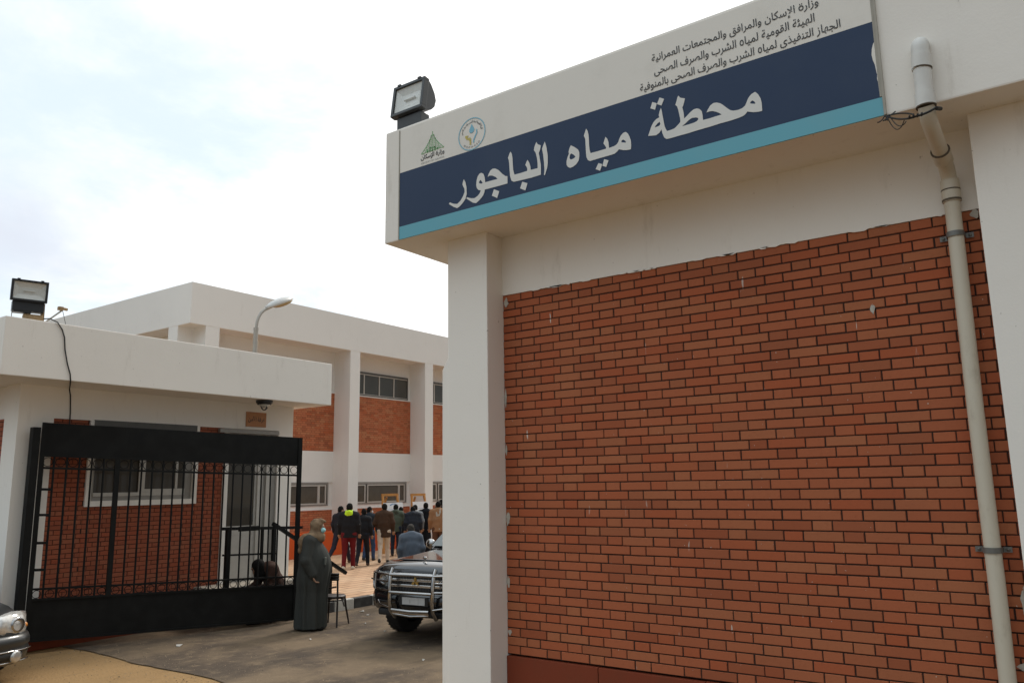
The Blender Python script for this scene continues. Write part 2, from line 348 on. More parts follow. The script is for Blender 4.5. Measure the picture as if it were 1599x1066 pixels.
def bricks(name, rects, plane, face, parent, mats, proud=0.006, bl=0.252, bh=0.0690, gap=0.0078, side=-1, org=0.0, zorg=0.0, jit=0.0016, edge=0.003):
    """Flemish-bond brickwork. rects = (u0,u1,z0,z1) pieces; plane 'x' or 'y' = fixed axis, face = its value; side = outward sign"""
    b = MB(); b.tone = []
    hd = (bl - gap) / 2
    per = bl + hd + 2 * gap
    def P(u, z, d): return (face + side * d, u, z) if plane == 'x' else (u, face + side * d, z)
    for (u0, u1, z0, z1) in rects:
        vs = [P(u0, z0, -proud), P(u1, z0, -proud), P(u1, z1, -proud), P(u0, z1, -proud)]
        b.add(vs, [(0, 1, 2, 3)], 1); b.tone.append((0, 0, 0, 1))
        r0 = int(math.floor((z0 - zorg) / bh)); r1 = int(math.ceil((z1 - zorg) / bh))
        for r in range(r0, r1):
            za, zb = zorg + r * bh + gap / 2, zorg + (r + 1) * bh - gap / 2
            st = org + (0 if r % 2 == 0 else per / 2) 
            k = int(math.floor((u0 - st) / per)) - 1
            while st + k * per < u1:
                s0 = st + k * per
                for (a, c) in ((s0, s0 + bl), (s0 + bl + gap, s0 + bl + gap + hd)):
                    j = [random.uniform(-jit, jit) for _ in range(6)]
                    aa, cc = max(a + j[0], u0), min(c + j[1], u1); zz, zt = max(za + j[2] * .8, z0), min(zb + j[3] * .8, z1)
                    if cc - aa < 0.012 or zt - zz < 0.012: continue
                    p = j[4]; e = edge
                    vs = [P(aa, zz, -proud), P(cc, zz, -proud), P(cc, zt, -proud), P(aa, zt, -proud),
                          P(aa + e, zz + e, p), P(cc - e, zz + e, p), P(cc - e, zt - e, p), P(aa + e, zt - e, p)]
                    b.add(vs, [(4, 5, 6, 7), (0, 1, 5, 4), (1, 2, 6, 5), (2, 3, 7, 6), (3, 0, 4, 7)], 0)
                    t = (random.random(), random.random(), random.random(), 1); b.tone += [t] * 5
                k += 1
    flip = (plane == 'x' and side < 0) or (plane == 'y' and side > 0)
    if flip: b.f = [f[::-1] for f in b.f]
    return b.build(name, mats, parent, fix=False)

# ------------------------------------------------------------------ Arabic writing (joined letter forms)
AR = {'\u0627': (0xFE8D, 2), '\u0623': (0xFE83, 2), '\u0625': (0xFE87, 2), '\u0628': (0xFE8F, 4), '\u0629': (0xFE93, 2), '\u062A': (0xFE95, 4), '\u062C': (0xFE9D, 4),
      '\u062D': (0xFEA1, 4), '\u062F': (0xFEA9, 2), '\u0630': (0xFEAB, 2), '\u0631': (0xFEAD, 2), '\u0632': (0xFEAF, 2), '\u0633': (0xFEB1, 4), '\u0634': (0xFEB5, 4),
      '\u0635': (0xFEB9, 4), '\u0637': (0xFEC1, 4), '\u0639': (0xFEC9, 4), '\u063A': (0xFECD, 4), '\u0641': (0xFED1, 4), '\u0642': (0xFED5, 4), '\u0643': (0xFED9, 4),
      '\u0644': (0xFEDD, 4), '\u0645': (0xFEE1, 4), '\u0646': (0xFEE5, 4), '\u0647': (0xFEE9, 4), '\u0648': (0xFEED, 2), '\u0649': (0xFEEF, 2), '\u064A': (0xFEF1, 4), '\u0626': (0xFE89, 4)}
LIG = {'\u0627': 0xFEFB, '\u0623': 0xFEF7, '\u0625': 0xFEF9}
def shape_ar(txt):
    out = []
    for word in txt.split(' '):
        prev = False; i = 0; w = []
        while i < len(word):
            c = word[i]; nx = word[i + 1] if i + 1 < len(word) else None
            if c == '\u0644' and nx in LIG:
                w.append(chr(LIG[nx] + (1 if prev else 0))); prev = False; i += 2; continue
            if not prev and c == '\u0629': w.append('\u00F6'); i += 1; continue      # stand-alone ta marbuta: ring with two dots
            if not prev and c == '\u0647' and nx is None: w.append('\u0665'); i += 1; continue   # stand-alone heh: plain ring
            cp, n = AR[c]; join = n == 4 and nx is not None
            if n == 2: w.append(chr(cp + 1) if prev else c); prev = False
            else:
                w.append(chr(cp + (3 if prev and join else 2 if join else 1)) if prev or join else c); prev = join
            i += 1
        out.append(''.join(w))
    return ' '.join(out)[::-1]
def text_mesh(s, bold=0.0):
    c = bpy.data.curves.new('writing', 'FONT'); c.body = s; c.offset = bold; c.resolution_u = 4
    o = bpy.data.objects.new('writing', c); COL.objects.link(o)
    bpy.context.view_layer.update()
    me = o.to_mesh(); vs = [v.co.copy() for v in me.vertices]; fs = [list(p.vertices) for p in me.polygons]
    o.to_mesh_clear(); bpy.data.objects.remove(o); bpy.data.curves.remove(c)
    x0 = min(v.x for v in vs); x1 = max(v.x for v in vs); y0 = min(v.y for v in vs); y1 = max(v.y for v in vs)
    return [((v.x - x0) / (x1 - x0), (v.y - y0) / (y1 - y0)) for v in vs], fs, (x1 - x0) / (y1 - y0)
def poly_fill(loops):
    """fill outlines (holes allowed) -> verts2d, faces"""
    c = bpy.data.curves.new('outline', 'CURVE'); c.dimensions = '2D'; c.fill_mode = 'BOTH'
    for lp in loops:
        sp = c.splines.new('POLY'); sp.points.add(len(lp) - 1); sp.use_cyclic_u = True
        for p, (a, b) in zip(sp.points, lp): p.co = (a, b, 0, 1)
    o = bpy.data.objects.new('outline', c); COL.objects.link(o); bpy.context.view_layer.update()
    me = o.to_mesh(); vs = [(v.co.x, v.co.y) for v in me.vertices]; fs = [list(p.vertices) for p in me.polygons]
    o.to_mesh_clear(); bpy.data.objects.remove(o); bpy.data.curves.remove(c)
    return vs, fs
def smooth_loop(lp, it=1):
    """round the soft corners of a traced outline, keep the sharp ones"""
    n = len(lp); out = []
    for i in range(n):
        p0, p1, p2 = lp[i - 1], lp[i], lp[(i + 1) % n]
        a = math.atan2(p1[1] - p0[1], p1[0] - p0[0]); b = math.atan2(p2[1] - p1[1], p2[0] - p1[0])
        d = abs((b - a + PI) % (2 * PI) - PI)
        if d < 0.95 and d > 0.03:
            out.append((p1[0] * .78 + p0[0] * .22, p1[1] * .78 + p0[1] * .22)); out.append((p1[0] * .94 + (p0[0] + p2[0]) * .03, p1[1] * .94 + (p0[1] + p2[1]) * .03)); out.append((p1[0] * .78 + p2[0] * .22, p1[1] * .78 + p2[1] * .22))
        else: out.append(p1)
    return out
TITLE = [
 [(3.228,4.714),(3.214,4.670),(3.203,4.590),(3.204,4.526),(3.211,4.487),(3.226,4.450),(3.235,4.429),(3.243,4.434),(3.237,4.476),(3.240,4.541),(3.246,4.607),(3.256,4.660),(3.242,4.689)],
 [(3.309,4.734),(3.297,4.710),(3.267,4.693),(3.274,4.656),(3.288,4.633),(3.280,4.587),(3.270,4.525),(3.272,4.444),(3.367,4.441),(3.469,4.445),(3.538,4.448),(3.562,4.464),(3.575,4.507),(3.579,4.568),(3.582,4.623),(3.586,4.652),(3.594,4.669),(3.579,4.701),(3.567,4.719),(3.554,4.698),(3.547,4.656),(3.545,4.596),(3.542,4.553),(3.530,4.508),(3.468,4.507),(3.403,4.509),(3.402,4.529),(3.409,4.546),(3.421,4.564),(3.411,4.585),(3.399,4.603),(3.383,4.578),(3.371,4.539),(3.369,4.509),(3.302,4.507),(3.301,4.545),(3.306,4.594),(3.318,4.644),(3.335,4.669),(3.327,4.700)],
 [(3.454,4.429),(3.403,4.404),(3.425,4.347),(3.477,4.377)],
 [(3.601,4.513),(3.602,4.450),(3.679,4.449),(3.765,4.451),(3.838,4.452),(3.841,4.431),(3.856,4.404),(3.890,4.375),(3.931,4.353),(3.964,4.364),(3.994,4.386),(4.035,4.417),(4.031,4.429),(3.986,4.409),(3.949,4.401),(3.912,4.414),(3.889,4.436),(3.880,4.455),(3.904,4.463),(3.922,4.484),(3.929,4.513),(3.925,4.550),(3.914,4.584),(3.895,4.607),(3.873,4.610),(3.851,4.596),(3.838,4.565),(3.833,4.533),(3.833,4.515),(3.786,4.515),(3.703,4.513),(3.720,4.533),(3.756,4.556),(3.785,4.563),(3.806,4.556),(3.796,4.580),(3.777,4.606),(3.755,4.616),(3.726,4.611),(3.694,4.591),(3.656,4.548),(3.621,4.518)],
 [(3.881,4.548),(3.870,4.533),(3.860,4.518),(3.863,4.513),(3.881,4.515),(3.898,4.524),(3.896,4.539)],
 [(3.742,4.432),(3.687,4.402),(3.710,4.348),(3.764,4.381)],
 [(4.064,4.599),(4.045,4.569),(4.034,4.520),(4.032,4.457),(4.046,4.417),(4.077,4.386),(4.115,4.361),(4.138,4.355),(4.177,4.374),(4.231,4.413),(4.219,4.425),(4.177,4.402),(4.138,4.392),(4.103,4.411),(4.073,4.448),(4.055,4.481),(4.057,4.513),(4.068,4.531),(4.079,4.556),(4.072,4.579)],
 [(2.986,4.617),(2.954,4.593),(2.922,4.564),(2.912,4.539),(2.913,4.505),(2.920,4.472),(2.943,4.448),(2.970,4.435),(2.998,4.432),(3.019,4.445),(3.030,4.465),(3.030,4.495),(3.019,4.528),(3.005,4.554),(3.010,4.565),(3.001,4.593)],
 [(2.986,4.549),(2.964,4.533),(2.947,4.511),(2.965,4.501),(2.990,4.498),(3.002,4.513),(2.997,4.537)],
 [(2.844,4.716),(2.831,4.691),(2.825,4.659),(2.823,4.624),(2.823,4.575),(2.820,4.534),(2.812,4.505),(2.754,4.504),(2.678,4.505),(2.676,4.513),(2.685,4.532),(2.698,4.553),(2.691,4.573),(2.678,4.601),(2.662,4.579),(2.655,4.553),(2.653,4.528),(2.652,4.504),(2.608,4.507),(2.585,4.515),(2.572,4.530),(2.563,4.552),(2.549,4.575),(2.528,4.591),(2.506,4.593),(2.489,4.575),(2.475,4.542),(2.467,4.511),(2.466,4.478),(2.470,4.445),(2.500,4.446),(2.534,4.455),(2.569,4.471),(2.585,4.457),(2.608,4.445),(2.662,4.444),(2.740,4.444),(2.793,4.443),(2.819,4.442),(2.838,4.455),(2.850,4.483),(2.853,4.523),(2.854,4.583),(2.855,4.633),(2.860,4.647),(2.867,4.661),(2.861,4.677)],
 [(2.531,4.539),(2.514,4.524),(2.508,4.513),(2.511,4.508),(2.547,4.521),(2.544,4.532)],
 [(2.697,4.426),(2.660,4.407),(2.682,4.359),(2.714,4.376)],
 [(2.747,4.407),(2.715,4.390),(2.735,4.342),(2.774,4.365)],
 [(2.215,4.697),(2.209,4.676),(2.205,4.637),(2.199,4.593),(2.193,4.549),(2.185,4.524),(2.176,4.506),(2.146,4.506),(2.117,4.510),(2.091,4.528),(2.071,4.545),(2.071,4.572),(2.076,4.607),(2.082,4.642),(2.089,4.671),(2.102,4.686),(2.093,4.708),(2.083,4.739),(2.074,4.750),(2.062,4.730),(2.026,4.713),(2.034,4.686),(2.044,4.660),(2.050,4.651),(2.045,4.627),(2.041,4.596),(2.041,4.563),(2.021,4.576),(1.991,4.598),(1.966,4.611),(1.942,4.611),(1.922,4.600),(1.907,4.579),(1.903,4.551),(1.902,4.511),(1.859,4.509),(1.814,4.511),(1.766,4.512),(1.780,4.526),(1.801,4.542),(1.830,4.557),(1.852,4.561),(1.873,4.559),(1.862,4.579),(1.842,4.604),(1.819,4.614),(1.797,4.611),(1.771,4.598),(1.751,4.578),(1.727,4.550),(1.703,4.525),(1.682,4.515),(1.649,4.511),(1.621,4.514),(1.600,4.526),(1.590,4.542),(1.574,4.575),(1.551,4.597),(1.524,4.605),(1.506,4.583),(1.491,4.549),(1.485,4.510),(1.486,4.455),(1.512,4.456),(1.546,4.463),(1.586,4.480),(1.599,4.466),(1.617,4.457),(1.653,4.452),(1.708,4.449),(1.781,4.450),(1.855,4.447),(1.912,4.447),(1.969,4.446),(2.029,4.444),(2.091,4.445),(2.154,4.444),(2.183,4.446),(2.201,4.463),(2.212,4.496),(2.219,4.531),(2.235,4.510),(2.262,4.497),(2.326,4.510),(2.316,4.533),(2.296,4.579),(2.278,4.605),(2.255,4.622),(2.231,4.628),(2.235,4.646),(2.227,4.673)],
 [(2.060,4.509),(2.037,4.521),(2.007,4.541),(1.982,4.550),(1.954,4.546),(1.938,4.537),(1.936,4.526),(1.948,4.515),(1.972,4.510),(2.017,4.509)],
 [(2.231,4.594),(2.225,4.575),(2.232,4.564),(2.250,4.561),(2.271,4.560),(2.262,4.573),(2.249,4.584)],
 [(1.547,4.549),(1.536,4.540),(1.526,4.522),(1.532,4.520),(1.564,4.532),(1.560,4.542)],
 [(2.221,4.781),(2.186,4.759),(2.209,4.714),(2.244,4.736)],
 [(2.280,4.764),(2.245,4.743),(2.261,4.696),(2.298,4.719)],
]

# ================================================================== SETTING
g = MB(); g.box(-60, 160, -120, 200, ZR - 0.3, ZR - 0.012); tag(g.build('ground', M_sand), kind='structure')
g = MB(); g.box(-14, 2.3, -60, 60, ZR - .05, ZR - .004); tag(g.build('street', M_street_added), kind='structure')  # unseen dark asphalt, added to cut light bounced up under the fascia
M_grit = simple('pale_grit', (.30, .22, .14), .95); M_grit2 = simple('dark_grit', (.07, .055, .04), .95)
# asphalt of the entrance road: irregular broken edge along the gate line
rg = random.Random(3)
edge = []
y = -30.0
while y < 13.2:
    edge.append((6.05 + 0.012 * (y - 9) * (1 if y > 9 else 7.0 if y > 7.5 else 0) + rg.uniform(-0.015, 0.015) + 0.03 * math.sin(y * 2.3) + (0.0 if y > 7.5 else -0.126), y, ZR)); y += 0.22
poly = edge + [(6.1, 14.5, ZR), (60, 14.5, ZR), (60, -30, ZR)]
vs, fs = poly_fill([[(p[0], p[1]) for p in poly]])
a = MB(); a.add([(x, y, ZR) for x, y in vs], fs); road = a.build('road', M_asph); tag(road, kind='structure')
# paved yard behind the kerb
a = MB(); a.box(9.2, 70, 11.46, 60, ZR - 0.1, ZP); tag(a.build('paved_yard', M_paver), kind='structure')

# grit and small stones on the sand and thinning out over the asphalt
b = MB()
for k in range(5200):
    x = rg.gauss(6.0, .9) if k % 3 else rg.uniform(5.2, 11.5); y = rg.uniform(4.6, 12.0)
    if x < 4.2 or x > 11.6 or (y > 11.2 and x > 9): continue
    s = min(.012, .002 + rg.expovariate(1 / .0022)); a = rg.uniform(0, 6.3); ca, sa = math.cos(a) * s, math.sin(a) * s
    b.add([(x + ca, y + sa, ZR - .002), (x - sa, y + ca * .8, ZR - .002), (x - ca * .9, y - sa, ZR - .002), (x + sa, y - ca, ZR - .002), (x + ca * .2, y + sa * .1, ZR + s * .8)], [(0, 1, 4), (1, 2, 4), (2, 3, 4), (3, 0, 4)], 1 if k % 5 == 0 else 0)
tag(b.build('grit', [M_grit, M_grit2]), kind='stuff')
# painted kerb: each stone black or white
kerb = thing('kerb', 'black and white painted kerb along the edge of the paved yard', 'kerb', (9.3, 11.34, ZR))
b0 = MB(); b1 = MB(); x = 9.39; i = 0
while x < 40:
    L = 0.48
    (b0 if i % 2 == 0 else b1).box(x, x + L - 0.012, 11.335 + 0.004 * math.sin(i * 3), 11.47, ZR - 0.05, ZK + 0.004 * math.sin(i), 0, 0.018); x += L; i += 1
b0.build('white_stones', M_kw, kerb); b1.build('black_stones', M_kb, kerb)

M_smear = simple('spilled_white_paint', (.50, .46, .39), .85, var=.6, scale=40)
# ================================================================== ENTRANCE BUILDING (right)
EB = thing('entrance_building', 'white plastered entrance building with red brick bay and deep overhanging fascia', 'building', (5.6, 4.0, ZR))
b = MB(); b.box(5.078, 6.35, -8, 5.012, 4.204, 5.29, 0, 0.012); b.build('fascia', M_wall, EB)
b = MB(); b.box(5.60, 5.76, -8, 4.07, 3.668, 4.21); b.build('upper_wall', M_wall, EB)
b = MB(); b.box(5.37, 5.80, 4.056, 4.50, ZR - .05, 4.206, 0, 0.008); b.build('pillar', M_wall, EB)
b = MB(); b.prism([(5.375, 4.498, ZR), (5.375, 4.565, ZR), (5.375, 4.565, 3.02), (5.375, 4.498, 3.13)], (0.40, 0, 0)); b.build('gate_jamb', M_wall, EB)
b = MB(); b.box(5.365, 5.80, -0.42, 0.334, ZR - .05, 4.206, 0, 0.008); b.build('pillar', M_wall, EB)
b = MB(); b.box(5.365, 5.80, -5.0, -4.4, ZR - .05, 4.206, 0, 0.008); b.build('pillar', M_wall, EB)
bricks('brick_panel', [(0.334, 4.058, 0.634, 3.668)], 'x', 5.607, EB, [M_brick, M_mortar], side=-1, org=0.555, zorg=0.634)
bricks('brick_panel', [(-4.4, -0.42, 0.634, 3.668)], 'x', 5.607, EB, [M_brick, M_mortar], side=-1, org=0.1, zorg=0.634)
b = MB()
for (y0, y1) in ((-4.4, -0.42), (0.334, 4.056)):
    y = y1
    while y > y0 + 0.01:
        ya = max(y0, y - 0.86); b.box(5.588, 5.72, ya + 0.003, y - 0.003, ZR - .05, 0.622 + rg.uniform(-.003, .003), 0, 0.004); y -= 0.86
b.build('plinth', M_plinth, EB)
b = MB(); b.box(5.72, 9.2, -8, 4.46, ZR, 4.35); b.build('rear_wall', M_wall, EB)
b = MB(); b.box(6.34, 9.4, -8.1, 4.6, 4.34, 4.6); b.build('roof', M_wall, EB)
# ragged plaster and crumbs along the top edge of the brickwork
b = MB()
for k in range(22):
    yy = rg.uniform(0.36, 4.0); w = rg.uniform(.02, .08); h = rg.uniform(.004, .013)
    b.prism([(5.605, yy - w, 3.671), (5.605, yy + w, 3.671), (5.605, yy + w * .45, 3.668 - h * rg.uniform(.3, 1)), (5.605, yy - w * .4, 3.668 - h)], (-0.009, 0, 0))
b.build('plaster_edge', M_wall, EB)

for nm, spots in (('paint_smear', [(.36, 1.28, .03, .10), (.355, 1.17, .025, .05), (.35, 1.36, .02, .03), (.40, .93, .05, .03), (.36, 1.02, .03, .02), (.37, 3.64, .03, .035), (1.02, 3.12, .018, .04), (4.03, 1.72, .022, .07), (4.02, 3.60, .03, .05), (4.03, .80, .02, .03), (4.04, 2.3, .014, .05), (4.04, 2.75, .012, .09), (4.035, 1.2, .015, .06)]),):
    for (yy, zz, w, h) in spots:
        n = 11; pts = [(5.6043, yy + w * rg.uniform(.5, 1.1) * math.cos(2 * PI * k / n), zz + h * rg.uniform(.5, 1.1) * math.sin(2 * PI * k / n)) for k in range(n)]
        b = MB(); b.prism(pts, (-.0022, 0, 0)); b.build(nm, M_smear, EB)
# ------------------------------------------------------------------ the sign on the fascia
SG = thing('name_sign', 'long white and navy sign with Arabic station name and cyan bottom stripe on the fascia', 'sign', (5.07, 2.78, 4.206))
XS = 5.068
b = MB(); b.box(XS, 5.079, 0.762, 4.818, 4.842, 5.262); b.build('white_panel', M_swhite, SG)
b = MB(); b.box(XS, 5.079, 0.762, 4.818, 4.327, 4.8415); b.build('blue_band', M_sblue, SG)
b = MB(); b.box(XS, 5.079, 0.748, 4.820, 4.207, 4.3265); b.build('cyan_band', M_scyan, SG)
b = MB(); b.box(XS - .010, 5.079, 0.734, 0.748, 4.206, 5.29); b.box(XS - .004, 5.079, 0.749, 0.7615, 4.33, 5.262); b.box(XS - .003, 5.079, 4.8205, 4.832, 4.206, 5.262); b.build('edge_trim', M_trim, SG)
def flat(name, vs2, fs, mat, parent, d=0.003, x=XS):      # verts (y,z) on the sign face
    mb = MB(); mb.add([(x - d, p[0], p[1]) for p in vs2], fs); return mb.build(name, mat, parent, fix=False)
vs, fs = poly_fill([smooth_loop(l) for l in TITLE]); flat('title_lettering', vs, fs, M_slet, SG)
peel = [(0.7625, 4.70), (0.769, 4.69), (0.779, 4.66), (0.784, 4.62), (0.779, 4.58), (0.771, 4.55), (0.767, 4.50), (0.7635, 4.48), (0.767, 4.455), (0.7635, 4.43), (0.7625, 4.36)]
vs, fs = poly_fill([peel]); flat('peeled_patch', vs, fs, M_swhite, SG, 0.002)
def ar_line(txt, yr, yl, z0, z1, name, mat, parent, bold=0.010, d=0.003):
    uv, fs, asp = text_mesh(shape_ar(txt), bold)
    return flat(name, [(yr + (yl - yr) * (1 - u), z0 + (z1 - z0) * v) for u, v in uv], fs, mat, parent, d)
ar_line('\u0648\u0632\u0627\u0631\u0629 \u0627\u0644\u0625\u0633\u0643\u0627\u0646 \u0648\u0627\u0644\u0645\u0631\u0627\u0641\u0642 \u0648\u0627\u0644\u0645\u062C\u062A\u0645\u0639\u0627\u062A \u0627\u0644\u0639\u0645\u0631\u0627\u0646\u064A\u0629', 1.069, 2.268, 5.055, 5.138, 'small_lettering', M_sblk, SG)
ar_line('\u0627\u0644\u0647\u064A\u0626\u0629 \u0627\u0644\u0642\u0648\u0645\u064A\u0629 \u0644\u0645\u064A\u0627\u0647 \u0627\u0644\u0634\u0631\u0628 \u0648\u0627\u0644\u0635\u0631\u0641 \u0627\u0644\u0635\u062D\u0649', 1.101, 2.254, 4.952, 5.034, 'small_lettering', M_sblk, SG)
ar_line('\u0627\u0644\u062C\u0647\u0627\u0632 \u0627\u0644\u062A\u0646\u0641\u064A\u0630\u0649 \u0644\u0645\u064A\u0627\u0647 \u0627\u0644\u0634\u0631\u0628 \u0648\u0627\u0644\u0635\u0631\u0641 \u0627\u0644\u0635\u062D\u0649 \u0628\u0627\u0644\u0645\u0646\u0648\u0641\u064A\u0629', 0.947, 2.374, 4.855, 4.934, 'small_lettering', M_sblk, SG)
# ministry emblem: a fan of green bars over a skyline
em = thing('ministry_emblem', None, None); em.parent = SG; em.location = Vector((5.065, 4.42, 4.9)) - SG.location
mb = MB()
def strip(pts, w, mat=0):            # polyline of constant width on the sign face
    for (a, c) in zip(pts[:-1], pts[1:]):
        dy, dz = c[0] - a[0], c[1] - a[1]; l = math.hypot(dy, dz) or 1; ny, nz = -dz / l * w / 2, dy / l * w / 2
        mb.add([(XS - .0031, a[0] + ny, a[1] + nz), (XS - .0031, c[0] + ny, c[1] + nz), (XS - .0031, c[0] - ny, c[1] - nz), (XS - .0031, a[0] - ny, a[1] - nz)], [(0, 1, 2, 3)], mat)
yc = 4.422
for k in range(-5, 6):
    yy = yc + k * 0.0175; h = 0.165 * (1 - abs(k) / 5.6) ** 1.25 + 0.012
    strip([(yy, 4.966), (yy, 4.966 + h)], 0.0058)
for sgn in (1, -1):
    strip([(yc + sgn * (0.128 * (1 - t) ** 1.6 + 0.006), 4.958 + 0.17 * t) for t in [q / 10 for q in range(10)]], 0.006)
for k, h in enumerate((.018, .034, .022, .045, .03)):
    strip([(yc - .06 + k * .03, 4.952), (yc - .06 + k * .03, 4.955 + h)], 0.012)
strip([(yc - .035, 4.985), (yc + .03, 4.99)], 0.008)
strip([(yc + .13, 4.955), (yc + .06, 4.962), (yc, 4.958), (yc - .06, 4.963), (yc - .13, 4.958)], 0.006)
mb.build('emblem_bars', M_sgreen, em, fix=False)
ar_line('\u0648\u0632\u0627\u0631\u0629 \u0627\u0644\u0625\u0633\u0643\u0627\u0646', 4.283, 4.560, 4.885, 4.945, 'emblem_lettering', M_sblk, em, 0.02)
uv, fs, asp = text_mesh('MINISTRY OF HOUSING', 0.0); flat('emblem_lettering', [(4.555 - u * .268, 4.858 + v * .016) for u, v in uv], fs, M_sgrey, em)
# water authority emblem: ring, drop and two cupped hands
em = thing('water_emblem', None, None); em.parent = SG; em.location = Vector((5.065, 3.975, 4.99)) - SG.location
cy0, cz0, r0 = 3.974, 4.990, 0.148
def ring(ra, rb, n=48): return [[(cy0 + ra * math.cos(2 * PI * k / n), cz0 + ra * math.sin(2 * PI * k / n)) for k in range(n)], [(cy0 + rb * math.cos(2 * PI * k / n), cz0 + rb * math.sin(2 * PI * k / n)) for k in range(n)]]
vs, fs = poly_fill(ring(r0, r0 - 0.0085)); flat('emblem_ring', vs, fs, M_slblue, em)
drop = [(0, .082), (.012, .058), (.025, .035), (.028, .018), (.02, .003), (0, -.004), (-.02, .003), (-.028, .018), (-.025, .035), (-.012, .058)]
vs, fs = poly_fill([[(cy0 + a, cz0 + c + .012) for a, c in drop]]); flat('emblem_drop', vs, fs, M_slblue, em)
hand = [(.012, -.095), (.012, -.055), (.05, -.035), (.062, -.012), (.058, .0), (.02, -.008), (.045, -.022), (.0, -.03), (-.004, -.045), (-.006, -.095)]
vs, fs = poly_fill([[(cy0 + a + .012, cz0 + c) for a, c in hand]]); flat('emblem_hand', vs, fs, M_sgold, em)
hand = [(-.014, -.085), (-.016, -.055), (-.036, -.02), (-.05, .0), (-.047, .03), (-.058, .03), (-.062, -.004), (-.045, -.03), (-.028, -.06), (-.026, -.085)]
vs, fs = poly_fill([[(cy0 + a, cz0 + c) for a, c in hand]]); flat('emblem_hand', vs, fs, M_slblue, em)
uv, fs, asp = text_mesh(shape_ar('\u0627\u0644\u0647\u064A\u0626\u0629 \u0627\u0644\u0642\u0648\u0645\u064A\u0629 \u0644\u0645\u064A\u0627\u0647 \u0627\u0644\u0634\u0631\u0628 \u0648\u0627\u0644\u0635\u0631\u0641 \u0627\u0644\u0635\u062D\u0649'), 0.02)
arc = []
for u, v in uv:
    an = R(172) - u * R(164); rr = 0.098 + v * 0.026; arc.append((cy0 - rr * math.cos(an), cz0 + rr * math.sin(an)))
flat('emblem_lettering', arc, fs, M_sblk, em)
uv, fs, asp = text_mesh('N O P W A S D', 0.0); arc = []
for u, v in uv:
    an = R(225) + u * R(90); rr = 0.128 - v * 0.017; arc.append((cy0 - rr * math.cos(an), cz0 + rr * math.sin(an)))
flat('emblem_lettering', arc, fs, M_sblk, em)

# ------------------------------------------------------------------ drainpipe
DP = thing('drainpipe', 'cream plastic drainpipe with white top elbow running down the brick wall', 'pipe', (5.53, 0.49, ZR))
def arcpts(c, a, b, r, n=6): return [(c[0] + r * (a[0] * math.cos(t) + b[0] * math.sin(t)), c[1] + r * (a[1] * math.cos(t) + b[1] * math.sin(t)), c[2] + r * (a[2] * math.cos(t) + b[2] * math.sin(t))) for t in [PI / 2 * k / n for k in range(n + 1)]]
up = [(5.085, .508, 4.575)] + arcpts((5.05, .509, 4.535), (0, 0, 1), (-1, 0, 0), 0.04) + [(5.01, .51, 4.42), (5.01, .512, 4.22)]
b = MB(); b.tube(up, 0.050, 16); b.tube([(5.01, .510, 4.49), (5.01, .511, 4.408)], 0.0555, 16); b.tube([(5.01, .512, 4.25), (5.01, .512, 4.165)], 0.0555, 16); b.build('upper_elbow', M_pvcw, DP)
p0 = Vector((5.01, .512, 4.17)); p1 = Vector((5.05, .508, 4.085)); p2 = Vector((5.46, .485, 3.93)); p3 = Vector((5.53, .483, 3.84))
b = MB(); b.tube([p0, p0.lerp(p1, .6), p1, p1.lerp(p2, .15), p1.lerp(p2, .5), p2, p2.lerp(p3, .5) + Vector((.012, 0, .01)), p3, (5.53, .484, 3.5), (5.53, .490, 2.4), (5.53, .487, 1.4), (5.53, .497, ZR)], 0.0455, 18); b.build('pipe', M_pvc, DP)
b = MB(); b.tube([p1.lerp(p2, .62), p1.lerp(p2, .86)], 0.0545, 18); b.tube([(5.53, .483, 3.86), (5.53, .483, 3.72)], 0.0545, 18); b.build('socket', M_pvc, DP)
b = MB(); b.tube([(5.53, .483, 3.735), (5.53, .483, 3.722)], 0.0560, 18); b.tube([(5.53, .483, 3.80), (5.53, .483, 3.792)], 0.0555, 18); b.tube([p1.lerp(p2, .615), p1.lerp(p2, .63)], 0.0558, 18); b.tube([(5.01, .510, 4.412), (5.01, .511, 4.405)], 0.0562, 16); b.tube([(5.01, .512, 4.17), (5.01, .512, 4.163)], 0.0562, 16); b.build('joint_grime', M_grime, DP)
for zz, yy in ((3.505, .486), (1.585, .488)):
    b = MB()
    n = 14; ring_ = [(5.53 - 0.051 * math.sin(PI * k / n), yy + 0.051 * math.cos(PI * k / n)) for k in range(n + 1)]
    pts = [(5.597, yy + .095), (5.597, yy + .052)] + ring_ + [(5.597, yy - .052), (5.597, yy - .095)]
    vs = []
    for (a_, c_) in pts: vs += [(a_, c_, zz - .016), (a_, c_, zz + .016), (a_ - .003, c_, zz + .016), (a_ - .003, c_, zz - .016)]
    b.add(vs, [(4 * k + j, 4 * k + (j + 1) % 4, 4 * (k + 1) + (j + 1) % 4, 4 * (k + 1) + j) for k in range(len(pts) - 1) for j in range(4)])
    for sg in (1, -1): b.lathe((5.594, yy + sg * .075, zz), (-1, 0, 0), [(.010, 0), (.010, .006), (.0, .007)], 8)
    b.build('pipe_clip', M_steel, DP)
b = MB()
def sag(a, c, s, n=10): return [tuple(Vector(a).lerp(Vector(c), k / n) - Vector((0, 0, s * 4 * (k / n) * (1 - k / n)))) for k in range(n + 1)]
b.tube(sag((5.06, .742, 4.196), (4.955, .56, 4.10), .02), .006, 6); b.tube(sag((5.055, .73, 4.19), (4.955, .575, 4.115), -.012), .005, 6)
b.tube(sag((4.955, .56, 4.10), (4.96, .455, 4.125), .006), .007, 6); b.tube([(4.96, .455, 4.12), (5.03, .44, 4.14)], .012, 6)
b.tube(sag((5.05, .735, 4.195), (4.97, .63, 4.10), .075), .003, 5); b.tube(sag((5.05, .72, 4.195), (4.97, .62, 4.09), .05), .003, 5)
